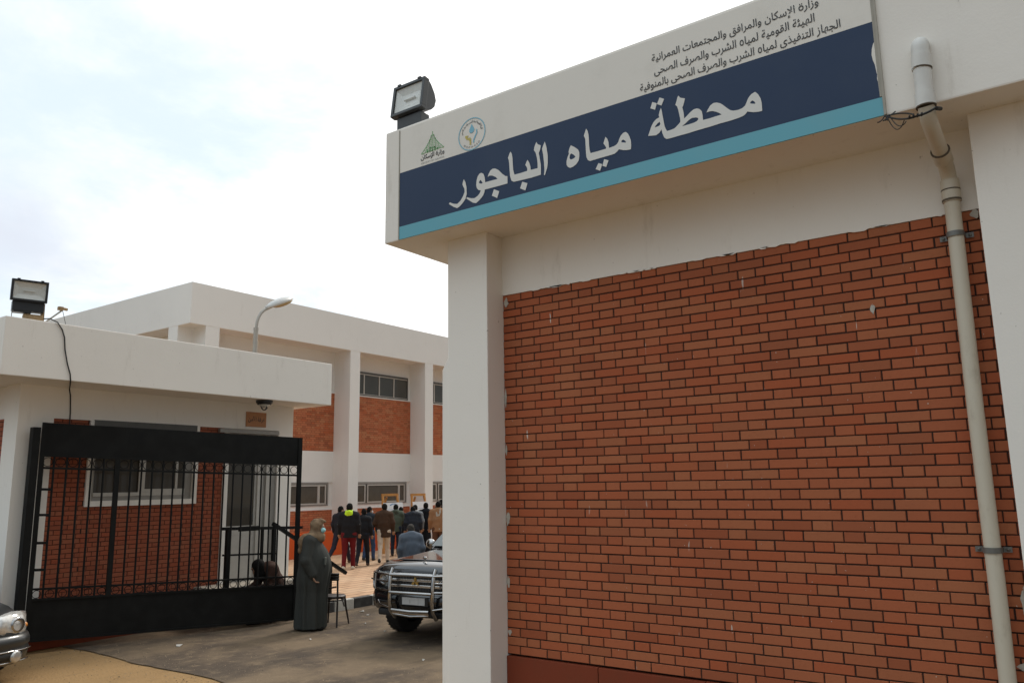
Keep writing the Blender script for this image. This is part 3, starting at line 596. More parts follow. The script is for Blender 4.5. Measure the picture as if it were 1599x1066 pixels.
for q in range(5): b.tube(sag((5.055, .735 + rg.uniform(-.02, .02), 4.195), (5.03, .735 + rg.uniform(-.06, .06), 4.17 + rg.uniform(-.02, .03)), .01), .004, 5)
for k in range(4): b.torus((4.958, .60 - k * .022, 4.105), (0, 1, .3), .010, .004, 8, 5)
tag(b.build('tie_wire', M_cable), 'black wire tied from the sign corner round the drainpipe elbow', 'wire')

# ------------------------------------------------------------------ floodlights
def floodlight(name, label, loc, yaw, w, h, d, tilt, hm, old):
    """face looks along local -Y"""
    t = thing(name, label, 'floodlight', loc, yaw, 'floodlights on the roof edges')
    T = Matrix.Translation((0, 0, 0.16 if not old else 0.27)) @ Matrix.Rotation(tilt, 4, 'X')
    b = MB(); zc = h / 2
    f = 0.030
    for (x0, x1, z0, z1) in ((-w / 2, w / 2, h - f, h), (-w / 2, w / 2, 0, f), (-w / 2, -w / 2 + f, f, h - f), (w / 2 - f, w / 2, f, h - f)):
        b.box(x0, x1, -d / 2 - .02, -d / 2 + .045, z0, z1, 0, 0.004, T)
    prof = [(0.03, 0.0), (0.045, 0.0), (0.08, .02), (0.13, .05), (0.165, .10), (.175, .17), (.145, h - .09), (.09, h - .03), (.045, h), (.03, h)]
    poly = [(-w / 2 + .012, -d / 2 + pd, pz) for pd, pz in prof]
    pv = [T @ Vector(p) for p in poly]; ex = (T.to_3x3() @ Vector((w - .024, 0, 0)))
    b.prism(pv, ex)
    for sx in (-.32, .32): b.box(sx * w - .018, sx * w + .018, -d / 2 - .026, -d / 2 + .02, h - .006, h + .012, 0, 0, T)
    b.build('housing', hm, t, local=True)
    b = MB(); 
    vs = [T @ Vector(p) for p in [(-w / 2 + f, -d / 2 + .000, f), (w / 2 - f, -d / 2 + .000, f), (w / 2 - f, -d / 2 + .000, h - f), (-w / 2 + f, -d / 2 + .000, h - f),
                                    (-w / 2 + .09, -d / 2 + .027, .10), (w / 2 - .09, -d / 2 + .027, .10), (w / 2 - .09, -d / 2 + .027, h - .10), (-w / 2 + .09, -d / 2 + .027, h - .10)]]
    b.add(vs, [(0, 1, 5, 4), (1, 2, 6, 5), (2, 3, 7, 6), (3, 0, 4, 7), (4, 5, 6, 7)]); rf = b.build('reflector', M_reflector, t, local=True)
    b = MB(); b.tube([T @ Vector((-.07, -d / 2 + .014, h / 2)), T @ Vector((.07, -d / 2 + .014, h / 2))], .010, 8); b.build('bulb', M_reflector, rf, local=True)
    b = MB(); b.add([T @ Vector(p) for p in [(-w / 2 + f - .004, -d / 2 - .004, f - .004), (w / 2 - f + .004, -d / 2 - .004, f - .004), (w / 2 - f + .004, -d / 2 - .004, h - f + .004), (-w / 2 + f - .004, -d / 2 - .004, h - f + .004)]], [(0, 1, 2, 3)]); b.build('glass', M_lens, t, local=True)
    b = MB()
    if not old: b.box(-w * .36, w * .40, -d * .40, d * .42, 0.0, .155, 0, .01)
    else:
        b.box(-w * .42, w * .44, -d * .42, d * .25, 0.125, .272, 0, .01); b.box(-w * .38, w * .10, -d * .40, d * .2, .105, .126)
    b.build('control_box', hm, t, local=True)
    if old:
        b = MB(); b.box(-w * .10, w * .44, -d * .3, d * .3, 0.0, .10, 0, .02); b.prism([(w * .40, -d * .2, 0), (w * .40, d * .5, 0), (w * .40, d * .45, .26), (w * .40, -d * .1, .27)], (.035, 0, 0)); b.build('rusty_bracket', M_tan, t, local=True)
        b = MB(); b.tube([(-w * .41, -d * .3, 0), (-w * .41, -d * .3, .14)], .006, 6); b.build('stay_rod', M_polegrey, t, local=True)
    return t
floodlight('floodlight', 'square grey floodlight on the sign fascia corner facing the street', (5.21, 4.80, 5.29), R(-90), 0.40, 0.325, 0.15, R(-8), M_housing, False)
floodlight('floodlight', 'wide black floodlight on a rusty bracket on the guardhouse roof', (4.96, 11.86, 4.37), R(-16), 0.45, 0.30, 0.20, R(4), M_housing2, True)

# ================================================================== GUARDHOUSE (left)
GH = thing('guardhouse', 'white guardhouse with brick front, barred by the open gate, flat roof and deep fascia', 'building', (7.7, 12.44, ZR))
GH['label'] = 'small white guardhouse with brick front and flat roof behind the open gate'
b = MB(); b.box(4.62, 10.43, 11.66, 17.2, 3.566, 4.37, 0, 0.012); b.build('fascia', M_wall, GH)
b = MB(); b.box(5.27, 10.17, 12.56, 16.6, ZR, 3.57); b.build('wall', M_wall, GH)
b = MB(); b.box(5.72, 9.835, 12.444, 12.57, 3.09, 3.568); b.build('front_wall', M_wall, GH)
for (x0, x1, y0, y1) in ((5.222, 5.72, 12.4438, 12.88), (9.835, 10.172, 12.4438, 12.60), (5.222, 5.30, 15.9, 16.6)):
    b = MB(); b.box(x0, x1, y0, y1, ZR, 3.569); b.build('pillar', M_wall, GH)
bricks('brick_panel', [(5.72, 6.262, 0.14, 3.09), (6.262, 8.147, 0.14, 1.778), (8.147, 8.66, 0.14, 3.09)], 'y', 12.458, GH, [M_brick2, M_mortar], side=-1, org=5.6, zorg=0.14)
bricks('brick_panel', [(12.88, 15.9, 0.14, 3.08)], 'x', 5.236, GH, [M_brick2, M_mortar], side=-1, org=12.9, zorg=0.14)
b = MB(); b.box(5.21, 8.66, 12.43, 12.56, ZR, 0.138); b.box(5.205, 5.30, 12.43, 16.6, ZR, 0.138); b.build('plinth', M_plinth, GH)
wf = MB(); wf.box(6.262, 6.345, 12.425, 12.55, 1.778, 3.09); wf.box(8.064, 8.147, 12.425, 12.55, 1.778, 3.09); wf.box(6.345, 8.064, 12.425, 12.55, 1.778, 1.862)
win = wf.build('window', M_wall, GH)
b = MB(); b.box(6.32, 8.09, 12.415, 12.44, 3.00, 3.10); b.build('shutter_box', M_alud, win)
b = MB()
b.box(6.345, 8.064, 12.47, 12.53, 1.862, 1.93); b.box(6.345, 6.395, 12.47, 12.53, 1.93, 3.0); b.box(7.94, 8.064, 12.47, 12.53, 1.93, 3.0); b.build('outer_frame', M_alu, win)
b = MB(); b.box(6.395, 7.17, 12.455, 12.47, 1.93, 1.985); b.box(7.115, 7.17, 12.455, 12.475, 1.985, 3.0); b.box(7.17, 7.225, 12.465, 12.485, 1.93, 3.0); b.box(7.225, 7.94, 12.465, 12.485, 1.93, 2.035); b.box(7.76, 7.80, 12.46, 12.485, 2.035, 3.0); b.build('sash', M_alul, win)
b = MB(); b.box(6.395, 7.94, 12.495, 12.505, 1.93, 3.0); b.build('pane', M_glass, win)
# door
dr = MB(); dr.box(8.66, 8.755, 12.425, 12.56, ZR, 3.02); dd = dr.build('door_jamb', M_wall, GH)
b = MB(); b.box(8.755, 9.42, 12.50, 12.54, 0.44, 1.36); b.box(8.755, 8.80, 12.50, 12.54, 1.36, 2.98); b.box(9.375, 9.42, 12.50, 12.54, 1.36, 2.98); b.box(8.80, 9.375, 12.50, 12.54, 2.55, 2.60); b.box(8.80, 9.375, 12.495, 12.50, 1.20, 1.36); door = b.build('door', M_alul, GH)
b = MB(); b.box(8.80, 9.375, 12.515, 12.525, 1.36, 2.98); b.build('glass', M_glass, door)
b = MB(); b.tube([(9.33, 12.49, 1.42), (9.33, 12.46, 1.42), (9.33, 12.46, 1.56), (9.33, 12.49, 1.56)], .01, 6); b.build('handle', M_housing, door)
b = MB(); b.box(9.42, 9.53, 12.47, 12.55, 0.40, 2.98); b.box(9.60, 9.72, 12.46, 12.55, 0.40, 2.98); b.build('door_frame', M_alul, GH)
b = MB(); b.box(9.53, 9.60, 12.49, 12.55, 0.40, 2.98); b.box(9.72, 9.835, 12.48, 12.55, 0.40, 3.0); b.build('side_panel', M_alu, GH)
b = MB(); b.box(8.52, 9.80, 12.38, 12.446, 3.005, 3.075); b.build('door_hood', M_alu, GH)
b = MB(); b.box(8.2, 9.95, 11.78, 12.46, ZR, 0.40, 0, 0.01)
for k in range(3): b.box(9.95 + .3 * k, 10.25 + .3 * k, 11.78, 12.9, ZR, 0.25 - .14 * k, 0, .008)
b.build('entrance_steps', simple('pale_terrazzo', (0.38, 0.34, 0.28), 0.6, var=.4), GH)
# plaque
PQ = thing('door_plaque', 'small bronze plaque with Arabic lettering above the guardhouse door', 'plaque', (9.30, 12.44, 3.14))
b = MB(); b.box(9.085, 9.525, 12.425, 12.446, 3.14, 3.41, 0, .004); b.build('plate', M_bronze, PQ)
uv, fs, asp = text_mesh(shape_ar('\u063A\u0631\u0641\u0629 \u0627\u0644\u0623\u0645\u0646'), 0.02)
b = MB(); b.add([(9.12 + u * .37, 12.4225, 3.215 + v * .12) for u, v in uv], fs); b.build('lettering', M_sblk, PQ, fix=False)
# bulkhead lamp under the soffit
BL = thing('bulkhead_lamp', 'black oval bulkhead lamp under the guardhouse soffit', 'lamp', (9.02, 11.84, 3.566))
b = MB(); b.lathe((9.02, 11.84, 3.566), (0, 0, -1), [(0, 0), (.145, 0), (.15, .03), (.14, .05), (.12, .055)], 20); b.torus((9.02, 11.84, 3.50), (0, 0, 1), .115, .012, 20); b.torus((9.02, 11.84, 3.465), (1, 0, 0), .07, .010, 16); b.torus((9.02, 11.84, 3.465), (0, 1, 0), .07, .010, 16); b.build('cage', M_housing2, BL)
b = MB(); b.ell((9.02, 11.84, 3.50), (.10, .10, .065)); b.build('glass_bowl', M_reflector, BL)
# roof rod with small photocell, cable
RB = thing('sensor_bracket', 'thin metal rod with small sensor head leaning over the guardhouse roof edge', 'bracket', (5.19, 11.83, 4.37))
b = MB(); b.tube([(5.19, 11.83, 4.375), (5.42, 11.83, 4.60)], .013, 7); b.build('rod', M_polegrey, RB)
b = MB(); b.box(5.36, 5.43, 11.80, 11.86, 4.595, 4.65, 0, .01); b.tube([(5.43, 11.83, 4.625), (5.49, 11.83, 4.622)], .022, 8); b.build('sensor', M_tan, RB)
b = MB(); b.tube(sag((5.42, 11.82, 4.60), (5.47, 11.80, 4.40), -.0, 6), .004, 5); b.build('lead', M_cable, RB)
b = MB(); b.tube([(5.10, 11.85, 4.42), (5.20, 11.70, 4.425), (5.285, 11.645, 4.38), (5.36, 11.645, 4.28), (5.40, 11.645, 4.17), (5.42, 11.645, 4.0), (5.47, 11.645, 3.80), (5.52, 11.645, 3.66), (5.535, 11.65, 3.56), (5.70, 12.0, 3.552), (5.90, 12.43, 3.545), (5.925, 12.435, 3.45), (5.945, 12.435, 3.2), (5.95, 12.435, 2.6)], .009, 7)
tag(b.build('cable', M_cable), 'dark cable hanging from the roof floodlight down the guardhouse fascia', 'cable')

# landing and stair rail
HR = thing('stair_rail', 'black metal landing rail with stair handrail beside the guardhouse door', 'railing', (9.2, 11.83, 0.4))
b = MB(); b.bar((8.28, 11.83, 1.36), (9.95, 11.83, 1.30), .05, .05); b.bar((8.30, 11.83, .93), (9.40, 11.83, .88), .03, .03); b.build('top_rail', M_black, HR)
for xx, w in ((8.38, .06), (9.08, .04), (9.33, .06)):
    b = MB(); b.bar((xx, 11.83, .40), (xx, 11.83, 1.35), w, w); b.build('post', M_black, HR)
b = MB(); b.bar((9.30, 11.83, 1.40), (11.06, 11.83, .385), .055, .06); b.build('handrail', M_black, HR)
b = MB(); b.bar((10.66, 11.83, ZR), (10.66, 11.83, .62), .055, .055); b.build('post', M_black, HR)
b = MB(); b.box(8.60, 9.0, 11.79, 11.86, 1.30, 1.38, 0, .01); b.build('bolt_box', M_black, HR)

# ------------------------------------------------------------------ the gate leaf (swung open)
GT = thing('gate', 'black steel gate leaf with solid top and bottom plates, swung open', 'gate', (5.48, 12.255, ZR), R(-17))
LG = 3.97
def gz(s, z): return z - ZR + 0.13 * (1 - s / LG)
def gbox(b, s0, s1, z0, z1, t, d=0.0, mi=0):
    vs = [(s, d + y, gz(s, z)) for z in (z0, z1) for y in (-t / 2, t / 2) for s in (s0, s1)]
    b.add(vs, [(0, 2, 3, 1), (4, 5, 7, 6), (0, 1, 5, 4), (2, 6, 7, 3), (0, 4, 6, 2), (1, 3, 7, 5)], mi)
for nm, z0, z1 in (('top_plate', 2.385, 2.875), ('bottom_plate', -0.165, 0.407)):
    b = MB(); n = 30; vs = []; 
    for k in range(n + 1):
        s = LG * k / n; dd_ = 0.006 * math.sin(s * 3.1) + 0.004 * math.sin(s * 7.7 + 1)
        for z in (z0, (z0 + z1) / 2, z1): vs += [(s, -.004 + dd_ * (1 if z not in (z0, z1) else .3), gz(s, z)), (s, .004 + dd_ * (1 if z not in (z0, z1) else .3), gz(s, z))]
    fs = []
    for k in range(n):
        o = 6 * k; q = 6 * (k + 1)
        fs += [(o, q, q + 2, o + 2), (o + 2, q + 2, q + 4, o + 4), (o + 3, q + 3, q + 1, o + 1), (o + 5, q + 5, q + 3, o + 3), (o + 4, q + 4, q + 5, o + 5), (o + 1, q + 1, q, o)]
    b.add(vs, fs, 0); b.build(nm, M_black, GT, local=True)
b = MB(); gbox(b, 0, .06, -.165, 2.875, .05); gbox(b, LG - .07, LG, -.165, 2.875, .05); gbox(b, 1.0, 1.07, .40, 2.39, .05)
gbox(b, .06, LG - .07, 2.385, 2.425, .045); gbox(b, .06, LG - .07, .38, .41, .045); gbox(b, .06, LG - .07, -.17, -.135, .045); b.build('frame', M_black, GT, local=True)
b = MB(); gbox(b, .06, LG - .07, 2.21, 2.24, .032); b.build('rail', M_black, GT, local=True)
b = MB(); gbox(b, .06, LG - .07, .525, .552, .032); b.build('rail', M_black, GT, local=True)
barpos = [.19 + .165 * k for k in range(5)] + [1.07 + (LG - .07 - 1.07) * (k + 1) / 18 for k in range(17)]
for s in barpos:
    b = MB(); b.tube([(s, 0, gz(s, .40)), (s, 0, gz(s, 2.39))], .0145, 8); b.build('bar', M_black, GT, local=True)
for z in (1.92, 1.56, 1.17, .80):
    b = MB(); gbox(b, .06, .19, z - .018, z + .018, .03); b.build('rung', M_black, GT, local=True)
allp = [.03] + barpos[:5] + [1.035] + barpos[5:] + [LG - .035]
for s0, s1 in zip(allp[:-1], allp[1:]):
    s = (s0 + s1) / 2
    for zz, rr in ((2.312, .062), (.468, .052)):
        b = MB(); b.torus((s, 0, gz(s, zz)), (0, 1, 0), rr, .0055, 16, 5); b.build('scroll_ring', M_black, GT, local=True)
b = MB(); b.box(5.345, 5.45, 12.21, 12.32, ZR, 2.93, 0, .006); b.box(5.335, 5.41, 12.19, 12.20, ZR, 2.55)
tag(b.build('gate_post', M_black), 'black steel post carrying the open gate beside the white guardhouse pillar', 'gate post')

# ================================================================== TWO-STOREY BLOCK (behind)
BK = thing('office_block', 'two storey white block with brick panels, fins and strip windows behind the yard', 'building', (20, 20, ZP))
YF, YR2, XL = 20.0, 20.775, 12.62; XR2 = 46.0; YB = 44.0; ZS, ZT = 6.63, 7.83
b = MB(); b.box(XL, XR2, YF, YB, ZS, ZT, 0, .015); b.build('fascia', M_wall2, BK)
b = MB(); b.box(XL + .77, XR2, YR2 + .02, YB, ZP, ZS + .01); b.build('wall', M_wall2, BK)
fins = [13.13] + [18.71 + 3.83 * k for k in range(8)]
for k, fx in enumerate(fins):
    b = MB(); b.box(fx, fx + .45, YF + .005, YR2 + .1, ZP, ZS + .004); b.build('fin', M_wall2, BK)
for fy in [20.6 + 4.2 * k for k in range(6)]:
    b = MB(); b.box(XL + .005, XL + .87, fy, fy + .47, ZP, ZS + .004); b.build('fin', M_wall2, BK)
rects = []; pl = MB(); sills = MB()
bays = [(fins[i] + .45, fins[i + 1]) for i in range(len(fins) - 1)]
for x0, x1 in bays:
    rects += [(x0, x1, 3.225, 5.205), (x0, x1, .60, 1.29)]
    sills.box(x0, x1, YR2 - .035, YR2 + .03, 5.206, 5.245); sills.box(x0, x1, YR2 - .035, YR2 + .03, 1.291, 1.33); sills.box(x0, x1, YR2 - .022, YR2 + .03, 1.33, 1.43); sills.box(x0, x1, YR2 - .022, YR2 + .03, 2.20, 3.224)
    pl.box(x0 - .02, x1 + .002 if x1 < 40 else x1, YF - .03, YR2, ZP, .62, 0, .01)
bricks('brick_panel', rects, 'y', YR2 - .02, BK, [M_brick3, M_mortar3], side=-1, org=13.0, zorg=0.60, bh=0.0716)
bricks('brick_panel', [(y0 + .47, y0 + 4.2, 3.225, 5.205) for y0 in (20.6, 24.8, 29.0)], 'x', XL + .75, BK, [M_brick3, M_mortar3], side=-1, org=20.0, zorg=0.60, bh=0.0716)
sills.build('sill_band', M_wall2, BK)
pb = MB()
for i, (x0, x1) in enumerate(bays):
    pb.box(x0 - .40, x1 + .42, YF - .035, YF + .004, ZP, .62, 0, .004) if i else pb.box(x0 - .4, x1, YF - .035, YF + .004, ZP, .62, 0, .004)
pl.build('plinth', M_orange, BK)
def blockwin(x0, x1, z0, z1, upper):
    f = MB(); yw = YR2 - .012
    f.box(x0, x1, yw - .03, yw + .03, z0, z0 + .04); f.box(x0, x1, yw - .03, yw + .03, z1 - .07, z1); f.box(x0, x0 + .05, yw - .03, yw + .03, z0 + .04, z1 - .07); f.box(x1 - .05, x1, yw - .03, yw + .03, z0 + .04, z1 - .07)
    w = f.build('window', M_alud if upper else M_alu, BK)
    s = MB()
    if upper:
        n = 4
        for k in range(1, n): xx = x0 + (x1 - x0) * k / n; s.box(xx - .022, xx + .022, yw - .032, yw, z0 + .04, z1 - .07)
        s.box(x0 + .05, x1 - .05, yw - .033, yw, z1 - .10, z1 - .072); s.box(x0 + .05, x1 - .05, yw - .033, yw, z0 + .041, z0 + .06)
    else:
        for (a, c) in ((x0 + .06, x0 + (x1 - x0) * .30), (x0 + (x1 - x0) * .33, x1 - .42), (x1 - .42, x1 - .10)):
            s.box(a, c, yw - .040, yw - .004, z0 + .045, z0 + .09); s.box(a, c, yw - .040, yw - .004, z1 - .13, z1 - .085); s.box(a, a + .045, yw - .04, yw - .004, z0 + .09, z1 - .13); s.box(c - .045, c, yw - .04, yw - .004, z0 + .09, z1 - .13)
    s.build('sash', M_alul, w)
    p = MB(); p.box(x0 + .05, x1 - .05, yw - .008, yw + .004, z0 + .04, z1 - .07); p.build('pane', M_glass2 if not upper else M_glass3, w)
M_glass3 = simple('grey_office_glass', (0.075, 0.075, 0.065), 0.10, 0, 0.5, 0.5, 1.5)
for i, (x0, x1) in enumerate(bays[:-1]):
    xa = x0 + .15 if i else x0 + 1.0
    blockwin(xa, x1 - .17, 5.245, 6.10, True); blockwin(xa, x1 - .20, 1.43, 2.20, False)
# small light fitting seen through an office window
# ================================================================== STREET LAMP
SLP = thing('street_lamp', 'grey street lamp with curved arm rising behind the guardhouse roof', 'street lamp', (13.0, 17.55, ZP))
s_ = 17.55 / 14.5
def sp(x, z): return (x * s_, 17.55, 2 + (z - 2) * s_)
b = MB(); b.tube([(13.0, 17.55, ZP), sp(10.741, 4.9), sp(10.745, 5.46)], .062, 10); b.tube([sp(10.745, 5.44), sp(10.745, 5.50)], .068, 10); b.build('pole', M_polegrey, SLP)
b = MB(); b.tube([sp(10.748, 5.48), sp(10.765, 5.62), sp(10.80, 5.74), sp(10.86, 5.85), sp(10.95, 5.94), sp(11.07, 6.01), sp(11.16, 6.06)], .040, 10); b.build('arm', M_polegrey, SLP)
ha = Vector(sp(11.00, 5.985)); hb = Vector(sp(11.72, 6.33)); ax = (hb - ha); Lh = ax.length; ax.normalize()
M4 = Matrix.Translation(ha) @ Matrix((( ax.x, 0, -ax.z, 0), (0, 1, 0, 0), (ax.z, 0, ax.x, 0), (0, 0, 0, 1)))
def hood(b, zs, zmin, zmax, grow=1.0):
    n = 12; secs = []
    for k in range(n + 1):
        t = k / n; w = (0.060 + 0.165 * math.sin(PI * min(1, t * 1.05)) ** .8 * (0.6 + .4 * t)) * grow if k < n else .03; h = 0.055 + 0.095 * math.sin(PI * t) ** .8
        secs.append([tuple(M4 @ Vector((t * Lh, w * math.cos(a), (h * math.sin(a) if math.sin(a) > 0 else zs * h * math.sin(a))))) for a in [2 * PI * j / 16 for j in range(16)]])
    vs = [p for s in secs for p in s]
    b.add(vs, [(k * 16 + j, k * 16 + (j + 1) % 16, (k + 1) * 16 + (j + 1) % 16, (k + 1) * 16 + j) for k in range(n) for j in range(16)] + [list(range(16)), list(range(n * 16, n * 16 + 16))], 0, True)
b = MB(); hood(b, .25, 0, 1); b.build('lamp_head', simple('pale_lamp_shell', (0.55, 0.55, 0.53), .4), SLP)
b = MB(); b.ell((Lh * .60, 0, -.02), (Lh * .36, .165, .085), 0, 16, 8, M4); b.build('lamp_bowl', M_amber, SLP)

# ================================================================== EASELS IN THE YARD
def easel(x0, x1, y, ztop, label, tag_):
    t = thing('easel', label, 'easel', ((x0 + x1) / 2, y, ZP), 0, 'wooden easels in front of the block')
    w = .075; xa, xb = x0 + .06, x1 - .12; lean = .35
    for xx, xt in ((x0 - .10, xa + .12), (x1 - .05, xb + .05)):
        b = MB(); b.bar((xx, y - .15, ZP), (xt, y + .20, ztop), w, .05); b.build('leg', M_wood, t)
    b = MB(); b.bar((xa + .25, y + .95, ZP), (xa + .35, y + .24, ztop - .1), .05, .05); b.build('leg', M_wood, t)
    b = MB(); b.bar((xa + .06, y + .19, ztop - .03), (xb + .10, y + .19, ztop - .03), .05, .08); b.build('top_rail', M_wood, t)
    b = MB(); b.bar((x0 - .12, y - .05, .77), (x1 + .05, y - .05, .77), .10, .05); b.build('ledge', M_wood, t)
    # poster board resting on the ledge
    p = thing('poster_board', 'white poster board with printed plan on the ' + tag_ + ' easel', 'poster', ((x0 + x1) / 2, y - .1, .80), 0, 'poster boards on the easels')
    b = MB(); T = Matrix.Translation((0, y - .08, .80)) @ Matrix.Rotation(R(-7), 4, 'X')
    b.box(x0, x1, -.012, .0, 0, .70, 0, 0, T); b.build('board', M_paper, p)
    b = MB(); cxx = (x0 + x1) / 2 + .02
    if tag_ == 'left-hand':
        for k in range(9): 
            a0, a1 = PI * k / 9, PI * (k + 1) / 9
            vs = [T @ Vector((cxx + r_ * math.cos(a_), -.0135, .60 + r_ * .35 * math.sin(a_))) for a_, r_ in ((a0, .19), (a1, .19), (a1, .12), (a0, .12))]
            b.add(vs, [(0, 1, 2, 3)])
    for k in range(6): 
        b.box(x0 + .08, x1 - .10 - .06 * (k % 3), -.0135, -.0125, .12 + .07 * k, .128 + .07 * k, 0, 0, T)
    b.build('print', M_pblue, p)
easel(19.30, 20.22, 18.95, 1.78, 'orange wooden easel standing before the ground floor window, the farther one from the entrance pillar', 'left-hand')
easel(20.72, 21.60, 18.95, 1.76, 'orange wooden easel nearest the entrance pillar, half hidden by people', 'right-hand')

M_scrap = simple('dirty_paper', (.42, .40, .36), .8)
# paper scraps on the road
for k, (x, y, s) in enumerate([(9.35, 9.1, .022), (9.7, 9.9, .02), (10.6, 10.9, .05), (10.35, 10.5, .035), (8.3, 9.6, .02), (8.1, 7.2, .02), (7.0, 10.9, .055)]):
    b = MB(); an = rg.uniform(0, 6); c_, n_ = math.cos(an), math.sin(an)
    q = [(-s, -s * .6, 0), (s, -s * .5, .012), (s * .8, s * .6, .003), (-s * .2, s * .7, .02), (-s * .9, s * .4, .004)]
    b.prism([(x + a_ * c_ - d_ * n_, y + a_ * n_ + d_ * c_, ZR + .004 + e_) for a_, d_, e_ in q], (0, 0, .003))
    tag(b.build('paper_scrap', M_scrap), 'scrap of white paper lying on the dusty asphalt', 'litter', 'paper scraps on the road')

# ================================================================== SMOOTH BODIES (union of rounded limbs, skinned as one surface)
class SDF:
    def __init__(s, lo, hi, h):
        s.h = h; s.lo = np.array(lo, float); n = np.ceil((np.array(hi) - s.lo) / h).astype(int) + 1
        s.n = n; s.f = np.full(n, 0.2, np.float32)
        s.ax = [s.lo[i] + h * np.arange(n[i]) for i in range(3)]
    def block(s, lo, hi, pad):
        a = np.maximum(np.floor((np.array(lo) - pad - s.lo) / s.h).astype(int), 0); b = np.minimum(np.ceil((np.array(hi) + pad - s.lo) / s.h).astype(int) + 1, s.n)
        if np.any(b <= a): return None
        sl = tuple(slice(int(i), int(j)) for i, j in zip(a, b))
        X, Y, Z = np.meshgrid(s.ax[0][sl[0]], s.ax[1][sl[1]], s.ax[2][sl[2]], indexing='ij')
        return sl, X, Y, Z
    def _u(s, sl, d, k, sub=False):
        a = s.f[sl]
        if sub: s.f[sl] = np.maximum(a, -d); return
        if k <= 0: s.f[sl] = np.minimum(a, d); return
        hh = np.maximum(k - np.abs(a - d), 0) / k
        s.f[sl] = np.minimum(a, d) - hh * hh * k * 0.25
    def cone(s, a, ra, b, rb, k=0.02, flat=(1, 1, 1)):
        a = np.array(a, float); b = np.array(b, float); R_ = max(ra, rb) * max(1, 1)
        g = s.block(np.minimum(a, b) - R_ * np.array(flat), np.maximum(a, b) + R_ * np.array(flat), 0.05 + k)
        if g is None: return s
        sl, X, Y, Z = g; fl = flat
        ab = (b - a) / fl; L = max((ab * ab).sum(), 1e-9)
        px, py, pz = (X - a[0]) / fl[0], (Y - a[1]) / fl[1], (Z - a[2]) / fl[2]
        t = np.clip((px * ab[0] + py * ab[1] + pz * ab[2]) / L, 0, 1)
        d = np.sqrt((px - t * ab[0]) ** 2 + (py - t * ab[1]) ** 2 + (pz - t * ab[2]) ** 2) - (ra + (rb - ra) * t)
        s._u(sl, (d * min(fl)).astype(np.float32), k); return s
    def ell(s, c, r, k=0.02, sub=False):
        c = np.array(c, float); r = np.array(r, float); g = s.block(c - r, c + r, 0.05 + k)
        if g is None: return s
        sl, X, Y, Z = g
        q = np.sqrt(((X - c[0]) / r[0]) ** 2 + ((Y - c[1]) / r[1]) ** 2 + ((Z - c[2]) / r[2]) ** 2)
        s._u(sl, ((q - 1) * r.min()).astype(np.float32), k, sub); return s
    def cut(s, p, nrm):                     # keep the side the normal points away from
        X, Y, Z = np.meshgrid(*s.ax, indexing='ij'); nrm = np.array(nrm, float); nrm /= np.linalg.norm(nrm)
        s.f = np.maximum(s.f, ((X - p[0]) * nrm[0] + (Y - p[1]) * nrm[1] + (Z - p[2]) * nrm[2]).astype(np.float32)); return s
    def folds(s, amp, fx=26, fz=17, seed=0, ring=.5):
        X, Y, Z = np.meshgrid(*s.ax, indexing='ij'); p = seed * 1.7
        s.f = s.f + (amp * (np.sin(fx * X + 2.5 * np.sin(7 * Z + p) + p) * np.sin(fz * Z + 5 * Y + 3 * np.sin(11 * X + p)) + ring * np.sin(fz * 2.3 * Z + fx * 1.3 * Y + p))).astype(np.float32); return s
    def drape(s, amp, top):          # hanging folds running down a long robe
        X, Y, Z = np.meshgrid(*s.ax, indexing='ij'); th = np.arctan2(Y, X); w = np.clip((top - Z) / .6, 0.12, 1)
        s.f = s.f + (amp * w * (np.sin(9 * th + 1.2 * np.sin(2.3 * Z)) + .5 * np.sin(17 * th + 2 * np.sin(1.7 * Z + 1)))).astype(np.float32); return s
    def mesh(s):
        f = s.f; S = f < 0; n = s.n; c = S[:-1, :-1, :-1].astype(np.int8)
        tot = sum(S[i:n[0] - 1 + i, j:n[1] - 1 + j, k:n[2] - 1 + k].astype(np.int8) for i in (0, 1) for j in (0, 1) for k in (0, 1))
        act = (tot > 0) & (tot < 8); idx = np.full(act.shape, -1, np.int64); I = np.argwhere(act); idx[act] = np.arange(len(I))
        acc = np.zeros((len(I), 3)); cnt = np.zeros(len(I))
        corners = [(i, j, k) for i in (0, 1) for j in (0, 1) for k in (0, 1)]
        vals = {q: f[I[:, 0] + q[0], I[:, 1] + q[1], I[:, 2] + q[2]] for q in corners}
        for q in corners:
            for a in range(3):
                if q[a]: continue
                r = tuple(q[i] + (i == a) for i in range(3)); va, vb = vals[q], vals[r]; m = (va < 0) != (vb < 0)
                t = np.where(m, va / np.where(m, va - vb, 1), 0); p = np.array(q, float)[None, :].repeat(len(I), 0); p[:, a] += t
                acc += p * m[:, None]; cnt += m
        V = (I + acc / cnt[:, None]) * s.h + s.lo
        F = []
        for a in range(3):
            b_, c_ = (a + 1) % 3, (a + 2) % 3
            lo = [slice(None)] * 3; hi = [slice(None)] * 3; lo[a] = slice(0, -1); hi[a] = slice(1, None)
            sa, sb = S[tuple(lo)], S[tuple(hi)]; E = np.argwhere(sa != sb)
            E = E[(E[:, b_] > 0) & (E[:, c_] > 0) & (E[:, b_] < n[b_] - 1) & (E[:, c_] < n[c_] - 1)]
            if not len(E): continue
            def cell(db, dc):
                q = E.copy(); q[:, b_] += db; q[:, c_] += dc; return idx[q[:, 0], q[:, 1], q[:, 2]]
            quad = np.stack([cell(-1, -1), cell(0, -1), cell(0, 0), cell(-1, 0)], 1); fl = ~sa[E[:, 0], E[:, 1], E[:, 2]]
            quad[fl] = quad[fl][:, ::-1]; F.append(quad)
        F = np.concatenate(F); return V, F[(F >= 0).all(1)]
